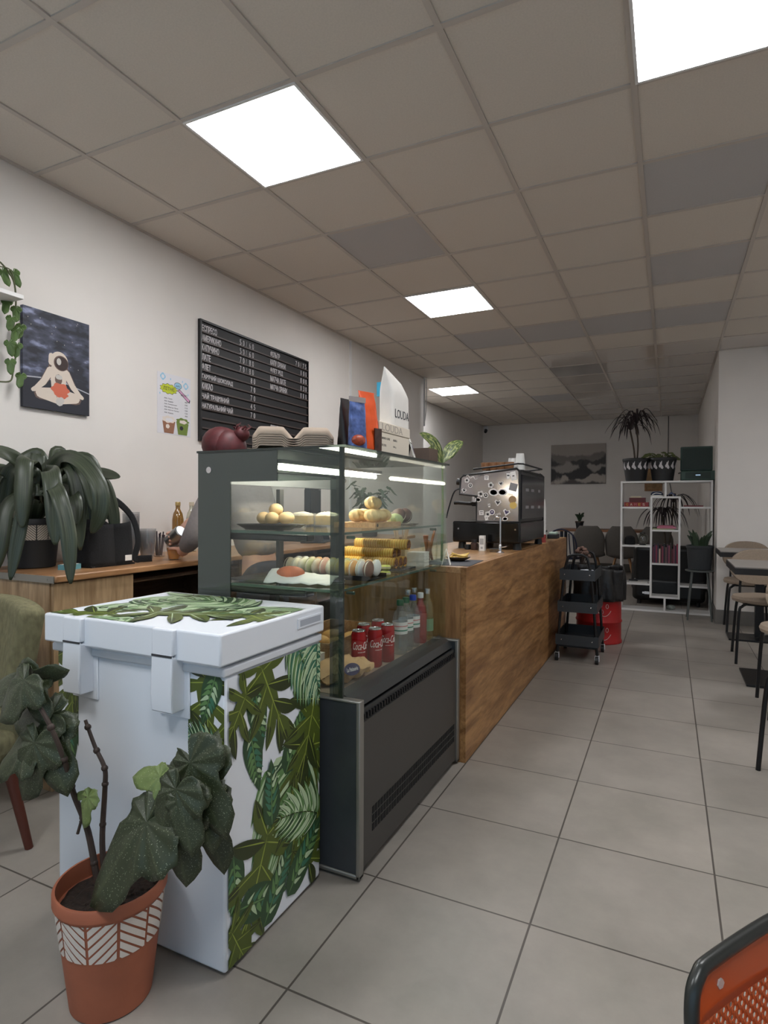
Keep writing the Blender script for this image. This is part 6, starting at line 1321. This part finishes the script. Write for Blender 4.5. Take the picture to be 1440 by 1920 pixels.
c0 = shellchair('grey shell chair at the bar table, leftmost one with its back to us', (-1.17, 10.35, 0), PI)
dup(c0, (-.675, 10.38, 0), PI, 'grey shell chair at the bar table, second one, partly behind the shelf')
dup(c0, (-.18, 10.40, 0), PI, 'grey shell chair at the bar table, third one, seen through the shelf')
t = thing('small_pot_plant', 'tiny dark plant in a small black pot at the left end of the bar table', 'potted plant', (-1.45, 11.18, .8405)); build('pot', pot_mesh(.14, .075, .055, n=28), blk_pot, t)
build('pot_rim', MB().lathe([(.077, .125), (.079, .142), (.07, .142)], 24), mat('rim_brown', (90, 72, 60), .6), t)
for k in range(9): a = k * 2.4; d = V((math.cos(a), math.sin(a), 0)); m = MB(); ribbon(m, [(0, 0, .12), d * .03 + V((0, 0, .22)), d * .08 + V((0, 0, .24 + .03 * (k % 3)))], .04, sub=4, fold=.2, up=(0, -1, .3)); build('leaf', m, sn_, t, solid=.002)
t = thing('hoop_chair', 'navy metal spindle-back chair between the counter end and the bar table', 'chair', (-1.42, 9.55, 0), PI - .25); nv = mat('navy_metal', (34, 38, 60), .4, .3)
build('seat', MB().lathe([(.20, .44), (.215, .45), (.21, .47), (.0001, .472)], 28), nv, t)
for k in range(7):
    x = -.18 + .06 * k; m = MB().tube([(x, .16, .47), (x * 1.05, .22, .70), (x * 1.0, .23, .86 - .35 * x * x * 4)], .009, 8, sub=4); build('spindle', m, nv, t)
build('hoop', MB().tube([(-.21, .15, .47), (-.225, .21, .70), (-.16, .235, .84), (0, .24, .90), (.16, .235, .84), (.225, .21, .70), (.21, .15, .47)], .012, 8, sub=5), nv, t)
for sx_ in (-1, 1):
    for sy_ in (-1, 1): build('leg', MB().cyl((sx_ * .15, sy_ * .14, .45), (sx_ * .20, sy_ * .19, 0), .012, .010, 10), nv, t)
# ---------------------------------------------------------------- trolley
t = thing('utility_trolley', 'black three-tier trolley on casters beside the end of the counter', 'trolley', (-.66, 5.21, 0))
tm = mat('trolley_steel', (64, 67, 70), .4, .4)
for y in (-.225, .225):
    m = MB().tube([(-.155, y, .06), (-.115, y, .60), (-.085, y, .80), (-.05, y, .86), (.05, y, .86), (.085, y, .80), (.115, y, .60), (.155, y, .06)], .011, 10, sub=4); build('frame_loop', m, black_metal, t)
    build('cross_bar', MB().cyl((-.148, y, .12), (.148, y, .12), .008), black_metal, t)
for z, hw in ((.66, .135), (.40, .150), (.13, .165)):
    m = MB()
    m.bx((-hw, -.24, z), (hw, .24, z + .004))
    for s in (-1, 1): m.bx((s * hw - .002, -.24, z), (s * hw + .002, .24, z + .085)); m.bx((-hw, s * .24 - .002, z), (hw, s * .24 + .002, z + .085))
    tr_ = build('tray', m, tm, t, smooth=False)
    m = MB()
    for s in (-1, 1): m.ball((s * hw * .72, -.243, z + .045), .006, 0, 8, 6); m.ball((s * hw * .72, -.243 - .012, z + .045), .0055, 0, 8, 6)
    build('rivets', m, chrome, tr_)
for s in (-1, 1):
    for y in (-.225, .225):
        c = build('caster', MB().cyl((s * .155 - .012, y - .015, .032), (s * .155 + .012, y - .015, .032), .032, n=20), black_plastic, t); m = MB().box((s * .155, y, .056), (.03, .03, .02)).box((s * .155 - .016, y - .008, .042), (.003, .024, .04)).box((s * .155 + .016, y - .008, .042), (.003, .024, .04)); build('fork', m, white_plastic, c, smooth=False)
TZ = .6645
single('white_tub', MB().lathe([(.04, 0), (.052, .07), (.048, .07), (.038, .004), (.0001, .003)], 24), white_plastic, 'small white plastic tub on the top tray of the trolley', 'tub', (-.60, 5.10, TZ))
t2 = thing('cloth_heap', 'white cloth lying crumpled in the top tray of the trolley', 'cloth', (-.72, 5.12, TZ)); build('cloth', MB().grid(lambda u, w: V((-.045 + .09 * u, -.07 + .14 * w, .002 + .055 * math.sin(PI * u) * math.sin(PI * w) + .012 * abs(noise.noise((u * 6, w * 6, 2))))), 14, 14), paper_white, t2, solid=.003)
t2 = thing('dried_flowers', 'small dark dried flower bunch in a black pot on the trolley', 'potted plant', (-.66, 5.28, TZ)); build('pot', pot_mesh(.10, .045, .035, n=24), blk_pot, t2)
for k in range(14):
    a = k * 2.4; p = V((.07 * math.cos(a) * (k % 4) / 2.5, .07 * math.sin(a) * (k % 3) / 2, .17 + .07 * rnd.random())); m = MB().tube([(0, 0, .05), p * .6 + V((0, 0, .05)), p], .003, 5, sub=3).ball(p, (.02, .02, .016), 1, 8, 5); build('flower', m, [mat('dry_stem', (60, 50, 44), .8), mat('dry_flower', (110, 84, 74), .9, noise_amt=.4, nscale=50)], t2)
# red drum with its bin bag
t = thing('red_drum', 'red metal oil drum used as a bin, with white scribbled faces and a black liner', 'drum', (-.585, 5.88, 0)); rd = mat('drum_red', (166, 26, 28), .4, .1, .06, 8)
build('barrel', MB().lathe([(.195, 0), (.205, .004), (.205, .02), (.198, .03), (.198, .185), (.206, .195), (.206, .205), (.198, .215), (.198, .42), (.206, .43), (.206, .47), (.19, .47), (.19, .44), (.19, .02), (.0001, .02)], 40), rd, t)
m = MB()
def dpt(a, z): a = a - PI / 2 + .35; return (.2005 * math.cos(a), .2005 * math.sin(a), z)
for zc in (.09, .305):
    sm = [dpt(-.30 + .6 * k / 10, zc - .045 + .05 * (2 * k / 10 - 1) ** 2) for k in range(11)]; m.tube(sm, .0022, 5)
    for (a0, z0, a1, z1) in ((-.45, .05, -.25, -.02), (-.42, -.03, -.30, .06), (-.2, .02, -.1, .045)): m.tube([dpt(a0, zc + z0), dpt((a0 + a1) / 2 + .03, zc + (z0 + z1) / 2 + .01), dpt(a1, zc + z1)], .002, 5)
    m.tube([dpt(.12 + .06 * math.cos(k * .8), zc + .045 + .02 * math.sin(k * .8)) for k in range(9)], .002, 5)
    m.tube([dpt(-.1 + .05 * math.cos(k * .9), zc - .005 + .02 * math.sin(k * .9)) for k in range(8)], .002, 5)
build('chalk_drawing', m, mat('chalk_white', (206, 190, 186), .8), t)
def bag_f(u, w):
    a = 2 * PI * u; r = .225 + .02 * math.sin(5 * a + 3 * w) * w + .014 * math.sin(11 * a) - .015 * w; z = .395 + .30 * w + .018 * math.sin(3 * a) * w
    return V((r * math.cos(a), r * math.sin(a), z))
build('bin_liner', MB().grid(bag_f, 64, 10), mat('liner_black', (24, 23, 24), .4, noise_amt=.3, nscale=30, bump=.4), t, solid=.003)
# ---------------------------------------------------------------- cafe tables and chairs on the right
tt = mat('table_top_grey', (128, 122, 116), .3, noise_amt=.06, nscale=12)
def cafe_table(lab, x, y, w, d, by, bw, bd):
    t = thing('pedestal_table', lab, 'table', (x, y, 0), 0, 'square pedestal tables')
    build('table_top', MB().box((0, 0, .825), (w, d, .03)), [tt], t, smooth=False); build('top_edge', MB().box((0, 0, .81), (w + .006, d + .006, .044)), mat('edge_black', (15, 12, 13), .5), t, smooth=False)
    build('column', MB().box((-.02, by, .41), (.07, .07, .77)), black_metal, t, smooth=False); build('base_plate', MB().box((-.02, by, .008), (bw, bd, .016)), black_metal, t, smooth=False, bevel=.003)
    return t
cafe_table('pedestal table nearer to us at the right edge, with thick dark edge', .77, 5.115, .70, .69, -.04, .50, .49)
cafe_table('pedestal table farther back at the right edge, near the white wall', .80, 6.66, .72, .60, -.06, .52, .34)
def cafe_chair(lab, loc, rz):
    t = thing('cafe_chair', lab, 'chair', loc, rz, 'taupe upholstered chairs with black legs')
    build('seat', MB().lathe([(.19, .475), (.218, .485), (.224, .505), (.215, .525), (.15, .535), (.0001, .537)], 36, sy=.98), taupe, t)
    def bf(u, w):
        a = 2 * PI * u; x = .215 * math.copysign(abs(math.cos(a)) ** .8, math.cos(a)); z = .15 * math.copysign(abs(math.sin(a)) ** .85, math.sin(a)); k = math.sin(PI * w * .5) if w < 1 else 1
        return V((x * k, .235 - .35 * (x * k) ** 2 * 2, .745 + z * k))
    build('backrest', MB().grid(bf, 40, 6), taupe, t, solid=.032)
    for s in (-1, 1):
        build('leg', MB().tube([(s * .13, -.16, .475), (s * .165, -.185, .455), (s * .185, -.20, .40), (s * .205, -.225, 0)], .011, 10, sub=4), black_metal, t); build('leg', MB().tube([(s * .12, .16, .475), (s * .15, .19, .455), (s * .17, .205, .40), (s * .195, .235, 0)], .011, 10, sub=4), black_metal, t)
        build('back_post', MB().tube([(s * .13, .15, .478), (s * .14, .215, .50), (s * .14, .235, .56), (s * .13, .238, .72)], .010, 10, sub=4), black_metal, t)
    build('seat_frame', MB().tube([(.14, -.16, .472), (.15, .16, .472), (-.15, .16, .472), (-.14, -.16, .472)], .010, 8, closed=True), black_metal, t)
    return t
q0 = cafe_chair('taupe cafe chair on the far side of the nearer pedestal table', (.70, 5.715, 0), 0)
dup(q0, (.735, 7.02, 0), 0, 'taupe cafe chair on the far side of the farther pedestal table')
dup(q0, (.74, 4.36, 0), PI, 'taupe cafe chair on the near side of the nearer pedestal table, seat edge showing')
dup(q0, (.70, 3.325, 0), -.82, 'taupe cafe chair nearest on the right, only its black leg showing')
# ---------------------------------------------------------------- orange perforated chair, bottom right
t = thing('perforated_chair', 'orange perforated metal chair with a black tube frame at the bottom right', 'chair', (.150, .992, 0), math.atan2(.8, .6))
om = mat('orange_enamel', (190, 86, 40), .28, .1); bt = mat('black_tube', (46, 48, 46), .3, .2)
# local X runs along the backrest, local -Y is the seat side
hw = .20
zt_, zb_ = .662, .42
def bow(x, z): return V((x, .010 * (x / hw) ** 2 * -1 - .02 + (z - zb_) * .12, z))
pts = [bow(-hw - .012, .42), bow(-hw - .010, .57), bow(-hw - .003, zt_ - .022), bow(-hw + .016, zt_ + .004), bow(-hw + .05, zt_ + .010), bow(0, zt_ + .012), bow(hw - .05, zt_ + .010), bow(hw - .016, zt_ + .004), bow(hw + .003, zt_ - .022), bow(hw + .010, .57), bow(hw + .012, .42)]
build('frame_tube', MB().tube([(-hw - .02, .05, .0), (-hw - .014, -.01, .30)] + [tuple(p) for p in pts] + [(hw + .014, -.01, .30), (hw + .02, .05, 0)], .0092, 12, sub=6), bt, t)
# perforated back panel with real holes
def panel():
    m = MB(); x0, x1, z0, z1 = -hw + .035, hw - .035, zb_ + .03, zt_ - .045; a, b = .0165, .0080; nx, nz = int((x1 - x0) / a), int((z1 - z0) / b); n = 8; r = .0034
    for j_ in range(nz):
        for i_ in range(nx):
            off = (a / 2 if j_ % 2 else 0); cx = x0 + (i_ + .5) * a + off - a / 4; cz_ = z0 + (j_ + .5) * b
            sq = [(.5, 0), (.5, .5), (0, .5), (-.5, .5), (-.5, 0), (-.5, -.5), (0, -.5), (.5, -.5)]
            vs = [bow(cx + s[0] * a, cz_ + s[1] * b) for s in sq] + [bow(cx + r * math.cos(2 * PI * k / 8), cz_ + r * math.sin(2 * PI * k / 8)) for k in range(8)]
            m.add(vs, [(k, (k + 1) % 8, 8 + (k + 1) % 8, 8 + k) for k in range(8)])
    for j_ in range(nz):
        xa, xb, za = (x0 - a / 4, x0 + a / 4, z0 + j_ * b) if j_ % 2 else (x0 + nx * a - a / 4, x0 + nx * a + a / 4, z0 + j_ * b)
        m.add([bow(xa, za), bow(xb, za), bow(xb, za + b), bow(xa, za + b)], [(0, 1, 2, 3)])
    def strip(xa, xb, za, zb2, k=14): m.grid(lambda u, w: bow(xa + (xb - xa) * u, za + (zb2 - za) * w), k, 3)
    e0, e1 = x0 - a / 4, x0 + (nx) * a + a / 4; ez = z0 + nz * b
    def top(u, w): x = -hw + .004 + (2 * hw - .008) * u; lim = zt_ + .006 - .05 * max(0, (abs(x) - hw + .045) / .045) ** 2; return bow(x, ez + (lim - ez) * w)
    m.grid(top, 30, 4); strip(-hw + .004, hw - .004, zb_, z0); strip(-hw + .004, e0, z0, ez, 4); strip(e1, hw - .004, z0, ez, 4)
    m.grid(lambda u, w: bow(e0 + a / 2 * u, z0 + (ez - z0) * w) + V((0, .0004, 0)), 1, 1) if False else None
    return m
bp_ = build('back_panel', panel(), om, t, solid=.0012, ang=60)
for x in (-hw + .06, hw - .06):
    c = bow(x, zt_ - .022); m = MB().cyl(c + V((0, -.0028, 0)), c + V((0, .002, 0)), .0066, n=6); build('bolt', m, mat('bolt_zinc', (196, 194, 190), .35, .2), bp_, smooth=False)
build('seat', MB().box((0, -.235, .425), (.40, .40, .018)), om, t, bevel=.008); build('seat_rail', MB().tube([(-.205, -.03, .412), (-.205, -.43, .412), (.205, -.43, .412), (.205, -.03, .412)], .010, 10), bt, t)
for s in (-1, 1): build('leg', MB().cyl((s * .20, -.42, .41), (s * .225, -.47, 0), .0105, n=12), bt, t)
# ---------------------------------------------------------------- green armchair at the left edge
t = thing('green_armchair', 'olive green upholstered chair with brown wooden legs at the left edge', 'chair', (-2.36, 1.15, 0)); gf = mat('olive_fabric', (112, 108, 80), .95, noise_amt=.22, nscale=60, bump=.4, stretch=(1, 1, .5))
def bkf(u, w):
    a = (u - .5) * 2; hw_ = .215 + .085 * w; y = .24 + .05 * w - .06 * a * a; z = .36 + .545 * w - .03 * abs(a) ** 3 * w; return V((a * hw_, y, z))
build('backrest', MB().grid(bkf, 16, 12), gf, t, solid=.09, bevel=.02)
build('seat', MB().box((0, -.03, .39), (.50, .50, .13)), gf, t, bevel=.05, seg=4)
lw_ = mat('mahogany_leg', (92, 46, 34), .5)
for sx_ in (-1, 1):
    for sy_ in (-1, 1): build('leg', MB().cyl((sx_ * .20, sy_ * .19, .34), (sx_ * .26, .0 + sy_ * .235, 0), .022, .014, 12), lw_, t)
